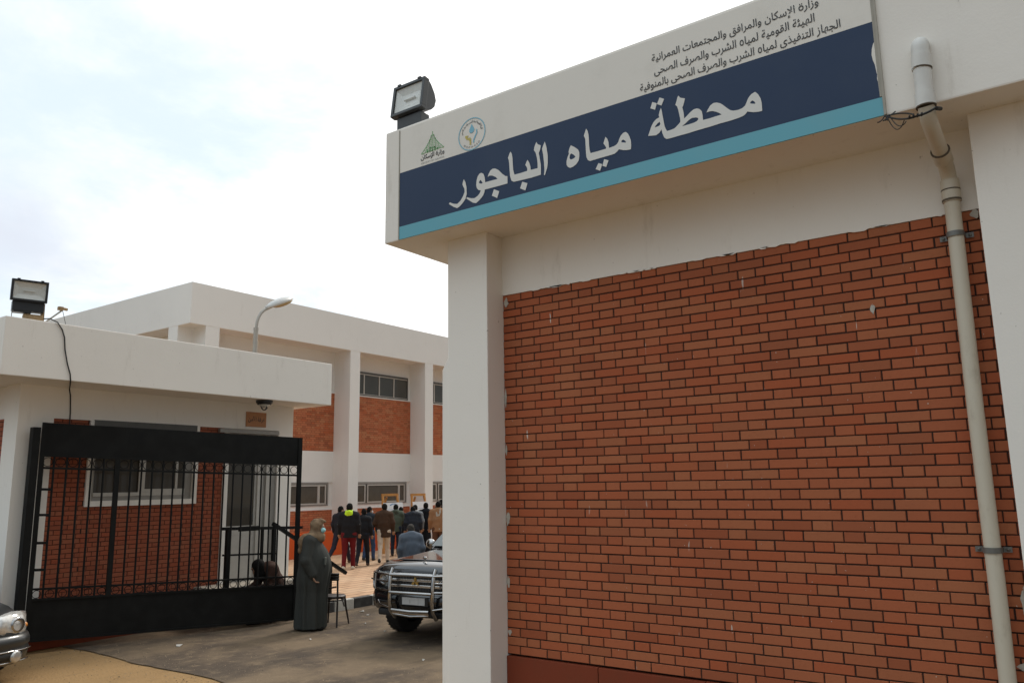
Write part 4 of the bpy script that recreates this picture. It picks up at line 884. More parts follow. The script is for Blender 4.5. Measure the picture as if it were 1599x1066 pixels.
    def build(s, name, mat, parent, relax=1):
        V, F = s.mesh(); me = bpy.data.meshes.new(name)
        if relax:                            # one light smoothing pass removes grid stair-steps
            for _ in range(relax):
                acc = np.zeros_like(V); cnt = np.zeros(len(V))
                for i in range(4):
                    np.add.at(acc, F[:, i], V[F[:, (i + 1) % 4]]); np.add.at(cnt, F[:, i], 1)
                    np.add.at(acc, F[:, i], V[F[:, (i - 1) % 4]]); np.add.at(cnt, F[:, i], 1)
                V = V * .5 + .5 * acc / np.maximum(cnt, 1)[:, None]
        me.vertices.add(len(V)); me.vertices.foreach_set('co', V.astype(np.float32).ravel())
        me.loops.add(F.size); me.loops.foreach_set('vertex_index', F.astype(np.int32).ravel())
        me.polygons.add(len(F)); me.polygons.foreach_set('loop_start', np.arange(0, F.size, 4, dtype=np.int32))
        me.polygons.foreach_set('use_smooth', np.ones(len(F), bool))
        me.materials.append(mat); me.update(calc_edges=True); me.validate()
        o = bpy.data.objects.new(name, me); COL.objects.link(o); o.parent = parent; return o

def cloth(name, col, rough=0.9, var=0.3):
    m = Mat(name, col, rough, spec=0.2)
    m.mix(m.mul(m.ramp(m.noise(7, 5), 0.4, 0.7), var), tuple(c * 0.62 for c in col)); m.bump(m.noise(160, 3), 0.2, 0.002); m.bump(m.noise(14, 4), 0.35, 0.012); return m.m
m = Mat('skin', (0.30, 0.165, 0.10), 0.6); m.b.inputs['Subsurface Weight'].default_value = 0.05; M_skin = m.m
M_hair = simple('black_hair', (0.008, 0.007, 0.006), 0.85, 0, 0.12, bump=.5, scale=40)
M_hairg = simple('greying_hair', (0.05, 0.044, 0.038), 0.9, 0, 0.12, bump=.5, scale=40)
M_eye = simple('eye_white', (0.5, 0.48, 0.44), .3)

def hand_sdf(S, wrist, dirv, side, s=1.0, curl=.5, palm=(0, 1, 0)):
    """palm, four unequal bent fingers and a thumb from the side of the palm"""
    w = np.array(wrist, float); d = np.array(dirv, float); d /= np.linalg.norm(d); pn = np.array(palm, float); pn -= d * pn.dot(d); pn /= np.linalg.norm(pn); x = np.cross(d, pn) * side
    S.cone(w, .024 * s, w + d * .035 * s, .028 * s, .015); e = w + d * .085 * s
    S.cone(w + d * .03 * s - x * .014 * s, .019 * s, e - x * .022 * s, .014 * s, .012); S.cone(w + d * .03 * s + x * .014 * s, .019 * s, e + x * .022 * s, .014 * s, .012); S.cone(w + d * .03 * s, .019 * s, e, .014 * s, .012)
    for k, L in enumerate((.070, .080, .074, .056)):
        o = e + x * (.030 - .020 * k) * s; d1 = d * math.cos(curl * .6) + pn * math.sin(curl * .6); d2 = d * math.cos(curl * 1.6) + pn * math.sin(curl * 1.6)
        m_ = o + d1 * L * .5 * s; S.cone(o, .0100 * s, m_, .0092 * s, .005); S.cone(m_, .0092 * s, m_ + d2 * L * .5 * s, .0080 * s, .003)
    t0 = w + d * .035 * s + x * .026 * s; t1 = t0 + (d * .6 + x * .75 + pn * .25) * .034 * s; S.cone(t0, .0125 * s, t1, .0105 * s, .010); S.cone(t1, .0105 * s, t1 + (d * .85 + pn * .4) * .030 * s, .0085 * s, .004)

def head_sdf(S, c, s=1.0, yaw=0.0):
    """face looks along +Y turned by yaw"""
    c = np.array(c, float); cy, sy = math.cos(yaw), math.sin(yaw)
    def P(x, y, z): return c + np.array([x * cy - y * sy, x * sy + y * cy, z]) * s
    S.ell(P(0, -.012, .022), (.076 * s, .092 * s, .096 * s), .02); S.cone(P(0, .022, -.045), .056 * s, P(0, .05, -.085), .030 * s, .03)
    S.cone(P(0, .078, .012), .010 * s, P(0, .104, -.026), .014 * s, .012); S.cone(P(-.03, .078, .022), .014 * s, P(.03, .078, .022), .014 * s, .012)
    S.cone(P(-.022, .082, -.060), .009 * s, P(.022, .082, -.060), .009 * s, .006)
    for q in (-1, 1): S.ell(P(q * .078, -.012, -.01), (.012 * s, .022 * s, .032 * s), .008); S.ell(P(q * .031, .087, .004), (.016 * s, .012 * s, .009 * s), 0, True)
    return P

def person(label, loc, face, height=1.72, top=(0.02, .02, .02), legs=(.02, .02, .03), shoe=(.02, .02, .02), hair=None, stride=0.0, lean=0.0, arms=None, jlen=.80, hood=None, group='people reading posters in the yard', head_yaw=0.0, head_dn=0.0, bulk=1.0, collar=None, coat=None, stripes=None, extra=None, seed=1, h=0.0125, vest=None, mask=None):
    s = height / 1.72
    P = thing('person', label, 'person', loc, face - PI / 2, group)
    hipz = .90
    def T(p):                                   # lean the upper body forward about the hips
        x, y, z = p
        if z <= hipz: return np.array((x, y, z)) * s
        t = min(1, (z - hipz) / .25); a = lean * t
        return np.array((x, y + (z - hipz) * math.sin(a), hipz + (z - hipz) * math.cos(a))) * s
    arms = arms or [None, None]
    A = []
    for i, q in enumerate((-1, 1)):
        d = arms[i] or ((q * .245, -.02, 1.16), (q * .255, .06, .92))
        A.append((T((q * .180, 0, 1.395)), T(d[0]), T(d[1])))
    L = []
    for q in (-1, 1):
        f = stride * q
        hip = np.array((q * .092, 0, .90)); knee = np.array((q * .098, f * .22 + (.06 if f > 0 else .02), .485)); ank = np.array((q * .105, f * .42 - (.16 if f < 0 else 0) * abs(f), .085 + (.07 * abs(f) if f < 0 else 0)))
        L.append((hip * s, knee * s, ank * s, f))
    hc = T((0, .035 + head_dn * .07, 1.585 - head_dn * .03)); nk = T((0, 0, 1.44))
    lo = np.array((-.62, -.62, -.02)) * s; hi = np.array((.62, .85, 1.80)) * s
    for p in [a for t_ in A for a in t_] + [hc]: lo = np.minimum(lo, p - .15); hi = np.maximum(hi, p + .15)
    allp = np.array([a for t_ in A for a in t_] + [hc] + [p for l in L for p in l[:3]])
    lo = np.maximum(lo, allp.min(0) - .24 * max(1, bulk)); hi = np.minimum(hi, allp.max(0) + .24 * max(1, bulk)); lo[2] = -.02
    # body: head, neck, trunk, limbs and hands as one surface
    B = SDF(lo, hi, .0105)
    HP = head_sdf(B, hc, s, head_yaw)
    B.cone(nk, .056 * s, hc + np.array((0, -.02, -.03)), .054 * s, .025); B.cone(T((0, 0, .93)), .11 * s, T((0, 0, 1.36)), .12 * s, .05, (1, .7, 1))
    for (a, e, w) in A: 
        B.cone(T((0, 0, 1.38)), .08 * s, a, .05 * s, .04); B.cone(a, .048 * s, e, .038 * s, .02); B.cone(e, .038 * s, w, .025 * s, .02)
    for i, (a, e, w) in enumerate(A): hand_sdf(B, w, w - e, (-1, 1)[i], s, .55, (0, 1, 0) if abs((w - e)[2]) > .1 else (0, 0, -1))
    for (hp, kn, an, f) in L: B.cone(hp, .075 * s, kn, .052 * s, .02); B.cone(kn, .05 * s, an, .036 * s, .02)
    B.build('body', M_skin, P)
    # jacket
    J = SDF(lo, hi, h); b_ = bulk
    jl = jlen
    J.cone(T((0, 0, jl + .02)), .172 * s * b_, T((0, -.005, 1.16)), .168 * s * b_, .05, (1.05, .74, 1)); J.cone(T((0, -.005, 1.16)), .165 * s * b_, T((0, -.01, 1.34)), .160 * s * b_, .05, (1.08, .72, 1)); J.cone(T((0, -.01, 1.40)), .085 * s, T((0, .0, 1.455)), .066 * s, .05)
    for (a, e, w) in A:
        J.cone(T((0, -.01, 1.38)), .085 * s, a, .074 * s * b_, .06); J.cone(T((0, -.02, 1.455)), .062 * s, a, .055 * s, .06); J.cone(a, .076 * s * b_, e, .062 * s * b_, .03); J.cone(e, .060 * s * b_, e + (w - e) * .93, .046 * s, .03)
    if hood is None: J.cone(T((0, -.035, 1.44)), .062 * s, T((0, -.02, 1.475)), .058 * s, .02)
    J.folds(.0045, seed=seed); J.cut(T((0, 0, jl)), (0, 0, -1)) if lean < .35 else J.cut(T((0, 0, jl)), (0, -math.sin(lean * .3), -1))
    jm = cloth('jacket_cloth', top); jo = J.build('jacket', jm, P)
    if stripes:                                   # grey stripes along the sleeves
        St = SDF(lo, hi, h)
        for i, (a, e, w) in enumerate(A):
            q = (-1, 1)[i]; o = np.array((q * .045, -.05, .0)) * s
            St.cone(a + np.array((q * -.02, -.055, .01)) * s, .030 * s, e + o * .8, .026 * s, .01)
        St.build('sleeve_stripe', cloth('stripe_cloth', stripes), jo)
    if hood is not None:
        H = SDF(hc - .3, hc + .3, .010); c0 = T((0, -.07, 1.455))
        H.ell(c0 + np.array((0, -.01, -.02)), np.array((.115, .075, .085)) * s, .02); H.cone(c0 + np.array((-.085, .05, .035)) * s, .036 * s, c0 + np.array((0, -.04, .02)) * s, .05 * s, .03); H.cone(c0 + np.array((.085, .05, .035)) * s, .036 * s, c0 + np.array((0, -.04, .02)) * s, .05 * s, .03)
        H.folds(.003, 60, 40, seed); H.build('hood', cloth('hood_cloth', hood), jo)
    if collar is not None:
        H = SDF(hc - .25, hc + .25, .010); H.cone(T((0, -.03, 1.45)), .068 * s, T((0, -.01, 1.49)), .064 * s, .02); H.build('collar', cloth('collar_cloth', collar), jo)
    # trousers or long coat skirt
    Tr = SDF(lo, hi, h)
    if coat is None:
        Tr.cone((-.05 * s, -.01, .93 * s), .104 * s * b_, (.05 * s, -.01, .93 * s), .104 * s * b_, .03, (1, .85, 1))
        for (hp, kn, an, f) in L:
            Tr.cone(hp + np.array((0, -.01, .02)), .100 * s * b_, kn, .070 * s, .02); Tr.cone(kn, .068 * s, an + np.array((0, 0, -.0)), .056 * s, .02)
        Tr.folds(.004, 20, 23, seed + 3); Tr.cut((0, 0, .055 * s), (0, 0, -1)); Tr.build('trousers', cloth('trouser_cloth', legs), P)
    else:
        Tr.cone((0, 0, .95 * s), .15 * s, (0, 0, .12 * s), .20 * s, .03, (1.05, .8, 1)); Tr.folds(.006, 30, 5, seed); Tr.cut((0, 0, .07 * s), (0, 0, -1)); Tr.build('robe_skirt', cloth('robe_cloth', coat), P)
    for (hp, kn, an, f) in L:
        Sh = SDF(an - .22, an + .28, .011); up = .10 * abs(f) if f < 0 else 0
        Sh.cone(an + np.array((0, -.035, -.035)) * s, .040 * s, an + np.array((0, .11, -.050 - up * .6)) * s, .034 * s, .02, (1.0, 1, .95)); Sh.cone(an + np.array((0, -.01, .01)) * s, .044 * s, an + np.array((0, -.01, -.03)) * s, .042 * s, .02)
        Sh.cut((0, 0, max(an[2] - .083 * s, .002)), (0, 0, -1)); Sh.build('shoe', cloth('shoe_leather', shoe, .6), P)
    if hair is not False:
        Hr = SDF(hc - .2, hc + .2, .009); cy, sy = math.cos(head_yaw), math.sin(head_yaw)
        Hr.ell(HP(0, -.018, .028), np.array((.085, .098, .102)) * s, .02); Hr.cone(HP(0, -.06, -.02), .052 * s, HP(0, -.05, -.055), .04 * s, .03); Hr.folds(.003, 90, 80, seed)
        Hr.cut(HP(0, .052, .035), np.array((-sy, cy, -.75))); Hr.cut(HP(0, 0, -.085), (0, 0, -1)); Hr.build('hair', hair or M_hair, P)
    for q in (-1, 1):
        b = MB(); e_ = HP(q * .031, .080, .004); b.ell(e_, (.010 * s, .009 * s, .007 * s), 0, 8, 6); b.build('eye', M_eye, P, local=True)
    if mask is not None:
        K = SDF(hc - .2, hc + .2, .008); K.ell(HP(0, .062, -.045), np.array((.058, .052, .052)) * s, .01); K.cut(HP(0, .045, 0), -np.array((-math.sin(head_yaw), math.cos(head_yaw), 0))); K.build('face_mask', cloth('mask_cloth', mask), P)
    if extra: extra(P, s, T, A, jo)
    return P

AWAY = lambda x, y: math.atan2(y, x)          # heading straight away from the street
BLK = (0.012, 0.012, 0.014)
def red_patch(P, s, T, A, jo):
    a, e, w = A[1]; K = SDF(a - .25, a + .25, .010); c = a + (e - a) * .35 + np.array((.035, -.02, 0)); K.ell(c, (.050, .055, .075), .01); K.build('arm_badge', cloth('red_cloth', (.42, .02, .015)), jo)
def grey_vest(P, s, T, A, jo):
    K = SDF(np.array((-.35, -.35, .7)), np.array((.35, .5, 1.6)), .012); K.cone(T((0, -.005, .86)), .168 * s, T((0, -.01, 1.36)), .170 * s, .05, (1.0, .76, 1)); K.cut(T((0, 0, .88)), (0, 0, -1)); K.cut(T((-.10, 0, 1)), (-1, 0, 0)); K.folds(.004, seed=4); K.build('pale_back_panel', cloth('pale_cloth', (.34, .32, .28)), jo)

# the crowd in the yard
person('person in black jacket with neon yellow hood and dark red trousers, walking into the yard', (15.12, 16.09, ZP), AWAY(.78, .62), 1.73, BLK, (.115, .008, .010), (.58, .52, .42), hood=(.46, .68, .03), stride=.22, bulk=1.15, stripes=(.10, .10, .105), seed=2, group='people in the yard', jlen=.82)
person('person in dark trousers striding, mostly hidden behind the neon-hooded one', (16.15, 17.55, ZP), AWAY(.95, .25), 1.62, (.02, .02, .025), (.022, .020, .030), (.10, .05, .03), stride=.9, head_yaw=-.4, seed=3, group='people in the yard')
person('person in black top with dark trousers, shorter, right beside the neon-hooded one', (15.95, 16.42, ZP), AWAY(.85, .5), 1.56, (.014, .014, .016), (.014, .015, .020), (.07, .04, .03), collar=(.35, .33, .3), stride=.5, head_yaw=.5, lean=.05, seed=4, group='people in the yard')
person('person in dark navy jacket with red arm badge and blue jeans', (17.2, 17.45, ZP), AWAY(.9, .3), 1.57, (.022, .028, .036), (.035, .065, .135), (.03, .03, .03), stride=.25, head_yaw=-.5, extra=red_patch, seed=5, group='people in the yard', mask=(.6, .6, .6))
person('person in brown jacket and cream trousers', (16.85, 16.5, ZP), AWAY(.75, .66), 1.67, (.055, .030, .018), (.52, .44, .35), (.02, .015, .012), bulk=1.1, jlen=.74, stride=.45, head_yaw=.35, seed=6, arms=[((-.27, -.02, 1.15), (-.16, .16, 1.0)), ((.26, -.03, 1.16), (.27, .05, .92))], group='people in the yard')
person('person in olive grey hoodie and navy trousers reading the nearer poster', (18.75, 17.85, ZP), AWAY(.7, .7), 1.60, (.075, .088, .062), (.020, .026, .042), (.03, .02, .015), hood=(.06, .07, .05), lean=.12, seed=7, group='people in the yard', arms=[((-.24, .06, 1.15), (-.14, .24, 1.02)), ((.25, .06, 1.16), (.16, .24, 1.02))], bulk=1.08)
person('dark-haired person close to the poster, only the head showing past the olive hoodie', (19.35, 18.2, ZP), AWAY(.8, .5), 1.50, (.03, .03, .035), (.02, .02, .03), seed=8, group='people in the yard')
person('person in black padded jacket bending towards the second poster', (18.35, 16.75, ZP), AWAY(.7, .7), 1.58, (.020, .023, .030), (.016, .016, .02), hood=(.03, .035, .045), lean=.24, head_dn=.6, bulk=1.15, seed=9, group='people in the yard')
person('person in mottled grey jacket beside the black padded jacket', (19.0, 17.25, ZP), AWAY(.65, .76), 1.58, (.16, .17, .18), (.02, .02, .03), lean=.10, bulk=1.1, seed=10, group='people in the yard', hood=(.22, .23, .24))
person('person in long black robe pointing at the second poster', (19.55, 17.3, ZP), AWAY(.6, .8), 1.63, (.008, .009, .012), coat=(.008, .009, .012), seed=11, group='people in the yard', arms=[((-.25, .0, 1.15), (-.25, .10, .95)), ((.36, .14, 1.34), (.42, .34, 1.52))])
person('person in tan jacket with pale back panel next to the entrance pillar', (18.35, 15.75, ZP), AWAY(.7, .7), 1.70, (.25, .13, .065), (.10, .045, .025), bulk=1.1, jlen=.82, extra=grey_vest, seed=12, group='people in the yard')
person('grey-haired person in slate blue jacket standing behind the black off-road car', (11.95, 10.95, ZR), AWAY(.62, .78), 1.50, (.105, .125, .155), (.03, .03, .035), hair=M_hairg, lean=.10, head_dn=.5, bulk=1.18, seed=13, group=None, h=.011)

person('dark-haired person in black coat, only the head showing above the tan jacket', (20.0, 17.0, ZP), AWAY(.6, .8), 1.72, (.015, .015, .018), (.015, .015, .02), seed=14, group='people in the yard', head_yaw=-.7)
# ------------------------------------------------------------------ robed person at the gate
def robed():
    loc = (8.89, 10.30, ZR); face = math.atan2(-.815, .58)            # looks towards the right of the photograph
    P = thing('person', 'person in long grey-green robe, beige headscarf and blue face mask at the gate end', 'person', loc, face - PI / 2)
    lo, hi = (-.45, -.45, -.01), (.45, .50, 1.78)
    hc = np.array((0, .085, 1.585))
    sh = [np.array((q * .19, -.015, 1.38)) for q in (-1, 1)]; el = [np.array((q * .27, -.03, 1.08)) for q in (-1, 1)]; wr = [np.array((q * .235, .07, .86)) for q in (-1, 1)]
    B = SDF(lo, hi, .0095); HP = head_sdf(B, hc, 1.0)
    B.cone((0, -.01, 1.40), .06, hc + np.array((0, -.02, -.03)), .056, .03); B.cone((0, 0, .25), .12, (0, 0, 1.35), .13, .05)
    for i in range(2):
        B.cone((0, 0, 1.36), .09, sh[i], .06, .04); B.cone(sh[i], .055, el[i], .045, .02); B.cone(el[i], .042, wr[i], .028, .02); hand_sdf(B, wr[i], wr[i] - el[i], (-1, 1)[i], 1.05, .6, (0, 1, 0))
    B.build('body', M_skin, P)
    Rb = SDF(lo, hi, .0105)
    Rb.cone((0, .0, .05), .250, (0, .02, .80), .235, .06, (.95, 1.0, 1)); Rb.cone((0, .02, .78), .235, (0, .015, 1.12), .220, .08, (1, 1.0, 1)); Rb.cone((0, .02, 1.08), .20, (0, -.01, 1.32), .165, .08, (1.1, .92, 1)); Rb.ell((0, .13, .98), (.20, .175, .24), .08); Rb.cone((0, -.03, 1.38), .10, (0, .02, 1.45), .075, .06)
    for i in range(2):
        Rb.cone((0, -.01, 1.37), .10, sh[i], .090, .05); Rb.cone(sh[i], .092, el[i], .085, .03); Rb.cone(el[i], .082, wr[i] - (wr[i] - el[i]) * .03, .070, .03)
    Rb.drape(.017, 1.15); Rb.cut((0, 0, .03), (0, 0, -1))
    m = Mat('grey_green_robe', (0.046, 0.047, 0.042), 0.9, spec=.15); m.mix(m.mul(m.ramp(m.noise(2.5, 6, .6, (1.5, 1.5, .5)), .42, .7), .6), (.036, .040, .036)); m.bump(m.noise(9, 5, .6, (1, 1, .4)), .5, .02); m.bump(m.noise(180, 2), .2, .002)
    rb = Rb.build('robe', m.m, P)
    for i in range(2):
        b = MB(); a = wr[i] - (wr[i] - el[i]) * .05; d = Vector(wr[i] - el[i]).normalized(); b.torus(a, d, .055, .016, 18, 6); b.build('cuff', cloth('dark_cuff', (.03, .035, .03)), rb, local=True)
    b = MB(); b.box(.10, .20, .235, .262, 1.00, 1.12, 0, .008); b.build('chest_pocket', cloth('pocket_cloth', (.07, .076, .066)), rb, local=True)
    Sc = SDF(hc - .42, hc + .30, .0095)
    Sc.ell(hc + np.array((0, -.022, .03)), (.094, .108, .108), .02); Sc.cone(hc + np.array((0, -.03, -.02)), .088, hc + np.array((0, -.04, -.13)), .10, .04); Sc.cone(hc + np.array((0, .0, -.13)), .085, hc + np.array((0, .03, -.165)), .09, .03)
    for q in (-1, 1): Sc.cone((q * .03, .02, 1.42), .10, (q * .17, -.03, 1.40), .085, .04); Sc.cone((q * .13, -.07, 1.40), .085, (q * .11, -.16, 1.22), .05, .05)
    Sc.cone((-.12, -.11, 1.37), .09, (.12, -.11, 1.37), .09, .05); Sc.cone(hc + np.array((0, .04, .10)), .04, hc + np.array((0, .105, .085)), .022, .03)
    Sc.ell(hc + np.array((0, .120, -.012)), (.066, .085, .076), 0, True)
    Sc.folds(.004, 34, 26, 5)
    m = Mat('beige_headscarf', (0.225, 0.155, 0.095), .9, spec=.1); m.mix(m.mul(m.ramp(m.noise(16, 4), .42, .62), .55), (.13, .085, .055)); m.bump(m.noise(30, 4), .4, .008); Sc.build('headscarf', m.m, P)
    K = SDF(hc - .2, hc + .2, .007); K.ell(hc + np.array((0, .068, -.052)), (.050, .056, .046), .01); K.cut(hc + np.array((0, .055, 0)), (0, -1, 0)); K.build('face_mask', cloth('mask_cloth', (.33, .60, .62), var=.1), P)
    for q in (-1, 1):
        b = MB(); b.ell(HP(q * .031, .082, .004), (.010, .009, .007), 0, 8, 6); b.build('eye', M_eye, P, local=True)
        S_ = SDF((q * .1 - .1, -.1, -.01), (q * .1 + .1, .32, .14), .011); S_.cone((q * .1, .02, .04), .045, (q * .1, .20, .035), .038, .02); S_.cut((0, 0, .004), (0, 0, -1)); S_.build('shoe', cloth('shoe_leather', (.015, .014, .013)), P)
robed()

# ------------------------------------------------------------------ seated person behind the bars
def seated():
    P = thing('person', 'person in dark brown coat and black head cloth sitting hunched behind the gate bars', 'person', (9.16, 11.50, ZR), math.atan2(.29, -.956) - PI / 2)
    lo, hi = (-.45, -.45, -.01), (.45, .75, 1.2)
    hc = np.array((0, .34, .90)); sh = [np.array((q * .19, .14, .86)) for q in (-1, 1)]; el = [np.array((q * .28, .24, .60)) for q in (-1, 1)]; wr = [np.array((q * .10, .44, .55)) for q in (-1, 1)]
    hp = [np.array((q * .1, 0, .36)) for q in (-1, 1)]; kn = [np.array((q * .16, .42, .42)) for q in (-1, 1)]; an = [np.array((q * .14, .36, .07)) for q in (-1, 1)]
    B = SDF(lo, hi, .0105); HP = head_sdf(B, hc, 1.0); B.cone((0, .14, .87), .07, hc + np.array((0, -.05, -.05)), .06, .04); B.cone((0, 0, .40), .12, (0, .13, .84), .12, .05)
    for i in range(2):
        B.cone((0, .13, .84), .08, sh[i], .055, .04); B.cone(sh[i], .05, el[i], .042, .02); B.cone(el[i], .04, wr[i], .027, .02); hand_sdf(B, wr[i], wr[i] - el[i], (-1, 1)[i], 1.0, .6, (0, 0, -1)); B.cone(hp[i], .08, kn[i], .06, .03); B.cone(kn[i], .056, an[i], .036, .03)
    B.build('body', M_skin, P)
    J = SDF(lo, hi, .012); J.cone((0, -.01, .34), .19, (0, .04, .60), .18, .06, (1.1, .85, 1)); J.cone((0, .04, .60), .18, (0, .12, .83), .165, .06, (1.1, .85, 1)); J.cone((0, .15, .88), .085, (0, .22, .90), .08, .04)
    for i in range(2): J.cone((0, .13, .85), .1, sh[i], .09, .05); J.cone(sh[i], .088, el[i], .075, .03); J.cone(el[i], .07, wr[i] - (wr[i] - el[i]) * .1, .052, .03)
    J.folds(.006, seed=6); J.build('coat', cloth('brown_coat_cloth', (.045, .022, .015)), P)
    Tr = SDF(lo, hi, .012)
    for i in range(2): Tr.cone(hp[i], .105, kn[i], .085, .03); Tr.cone(kn[i], .08, an[i], .06, .03)
    Tr.cut((0, 0, .05), (0, 0, -1)); Tr.build('trousers', cloth('black_trouser_cloth', (.012, .012, .012)), P)
    Hr = SDF(hc - .2, hc + .2, .009); Hr.ell(HP(0, -.01, .028), (.096, .112, .112), .02); Hr.cone(HP(0, -.01, -.02), .09, HP(0, -.05, -.12), .11, .04); Hr.ell(HP(0, .13, -.05), (.06, .07, .07), 0, True); Hr.folds(.003, 40, 30, 2); Hr.build('head_cloth', M_hair, P)
    for i in range(2): 
        S_ = SDF(an[i] - .2, an[i] + .3, .011); S_.cone(an[i] + np.array((0, -.02, -.03)), .045, an[i] + np.array((0, .16, -.035)), .038, .02); S_.cut((0, 0, .004), (0, 0, -1)); S_.build('shoe', cloth('shoe_leather', (.02, .017, .014)), P)
    st = thing('stool', 'low dark wooden stool under the hunched sitting person', 'stool', (9.16, 11.50, ZR), math.atan2(.29, -.956) - PI / 2)
    b = MB(); b.box(-.19, .19, -.17, .17, .20, .245, 0, .01); b.build('seat', M_darkwood, st, local=True)
    for sx in (-1, 1):
        for sy in (-1, 1):
            b = MB(); b.bar((sx * .15, sy * .13, .20), (sx * .17, sy * .15, 0), .035, .035); b.build('leg', M_darkwood, st, local=True)
M_darkwood = simple('dark_stained_wood', (0.022, 0.016, 0.013), .4, var=.5)
seated()

# ------------------------------------------------------------------ bentwood chair
CH = thing('chair', 'dark bentwood cafe chair beside the robed person', 'chair', (9.36, 10.30, ZR), R(-70))
b = MB(); b.lathe((0, 0, .445), (0, 0, 1), [(0, -.012), (.19, -.012), (.205, 0), (.205, .018), (.19, .028), (0, .028)], 28); b.build('seat', M_darkwood, CH, local=True)
b = MB(); b.torus((0, 0, .40), (0, 0, 1), .175, .012, 24, 6); b.build('seat_hoop', M_darkwood, CH, local=True)
for sx in (-1, 1):
    b = MB(); b.tube([(sx * .14, .13, .44), (sx * .155, .15, .28), (sx * .19, .20, 0)], .017, 8, rs=[.019, .017, .013]); b.build('leg', M_darkwood, CH, local=True)
    b = MB(); b.tube([(sx * .15, -.15, .80), (sx * .155, -.145, .45), (sx * .16, -.16, .25), (sx * .19, -.22, 0)], .016, 8); b.build('leg', M_darkwood, CH, local=True)
    b = MB(); b.tube([(sx * .14, .12, .28), (sx * .12, .10, .38), (sx * .05, .155, .415)], .010, 6); b.build('corner_brace', M_darkwood, CH, local=True)
b = MB(); pts = [(.17 * math.cos(t) * 1.0, -.15 - .03 * math.sin(t), .78) for t in [PI * k / 10 for k in range(11)]]
for z in (.74, .78, .82): b.tube([(x, y, z) for x, y, _ in pts], .022, 7)
b.build('backrest', M_darkwood, CH, local=True)
b = MB(); b.tube([(-.13, -.15, .62), (0, -.165, .60), (.13, -.15, .62)], .012, 7); b.build('back_rail', M_darkwood, CH, local=True)

# ================================================================== VEHICLES
def paint(name, col, rough=.25, dust=.35):
    m = Mat(name, col, rough, spec=.5); m.b.inputs['Coat Weight'].default_value = .8; m.b.inputs['Coat Roughness'].default_value = .05
    m.mix(m.mul(m.ramp(m.noise(2.5, 6), .45, .75), dust), tuple(min(1, c * 1.3 + .02) for c in col)); return m.m
M_jeep = paint('black_car_paint', (.010, .010, .011), .12, .12); M_silver = paint('grey_car_paint', (.034, .036, .035), .35); M_silver.node_tree.nodes['Principled BSDF'].inputs['Metallic'].default_value = .2; M_silver.node_tree.nodes['Principled BSDF'].inputs['Coat Weight'].default_value = .35
M_chrome = simple('chrome', (.42, .41, .40), .14, 1.0, var=.35, scale=6)
M_tyre = simple('tyre_rubber', (.014, .013, .012), .85, bump=.3, var=.5, dark=2.5)
M_slat = simple('bright_chrome', (.68, .67, .65), .2, .9, var=.1)
M_rim = simple('alloy_rim', (.40, .40, .39), .35, .6)
M_plastic = simple('black_plastic', (.014, .014, .014), .55)
M_cglass = simple('car_glass', (.06, .085, .09), .03, 0, 1.0, .15, 2)
M_lampg = simple('headlamp_reflector', (.62, .60, .56), .15, .7, var=.5, scale=30)
M_orangel = simple('orange_indicator', (.55, .20, .03), .2)
M_gold = simple('gold_emblem', (.62, .42, .13), .25, .8)
M_plate = simple('number_plate_sheet', (.50, .50, .49), .5)

def loft(b, secs, mi=0, smooth=True, close=True, cap=True):
    n = len(secs[0]); vs = [p for s in secs for p in s]; fs = []
    for k in range(len(secs) - 1):
        for j in range(n if close else n - 1):
            fs.append((k * n + j, k * n + (j + 1) % n, (k + 1) * n + (j + 1) % n, (k + 1) * n + j))
    if cap: fs += [list(range(n)), list(range((len(secs) - 1) * n, len(secs) * n))]
    return b.add(vs, fs, mi, smooth)
def bodysec(x, w, zt, zb, sh=.16, crown=.03, tuck=.04):
    half = [(0, zt), (w * .45, zt - crown * .15), (w * .78, zt - crown * .55), (w * .91, zt - crown - .015), (w * .975, zt - crown - .06), (w, zt - crown - sh), (w * 1.0, (zt + zb) / 2 - .05), (w * .985, zb + .14), (w - tuck, zb + .02), (w * .80, zb), (0, zb)]
    return [(x, y, z) for y, z in half] + [(x, -y, z) for y, z in half[::-1] if y > 0]
def cut_arches(o, axles, hw, r):
    for ax in axles:
        c = MB(); c.lathe((ax, 0, r - .03), (0, 1, 0), [(0, -hw - .3), (r + .045, -hw - .3), (r + .045, hw + .3), (0, hw + .3)], 32, 0, False); co = c.build('arch_cutter', M_plastic)
        co.parent = o.parent
        md = o.modifiers.new('arch', 'BOOLEAN'); md.operation = 'DIFFERENCE'; md.object = co; md.solver = 'EXACT'
        bpy.context.view_layer.update()
        me = bpy.data.meshes.new_from_object(o.evaluated_get(bpy.context.evaluated_depsgraph_get())); o.modifiers.clear(); old = o.data; o.data = me; bpy.data.meshes.remove(old); bpy.data.objects.remove(co)
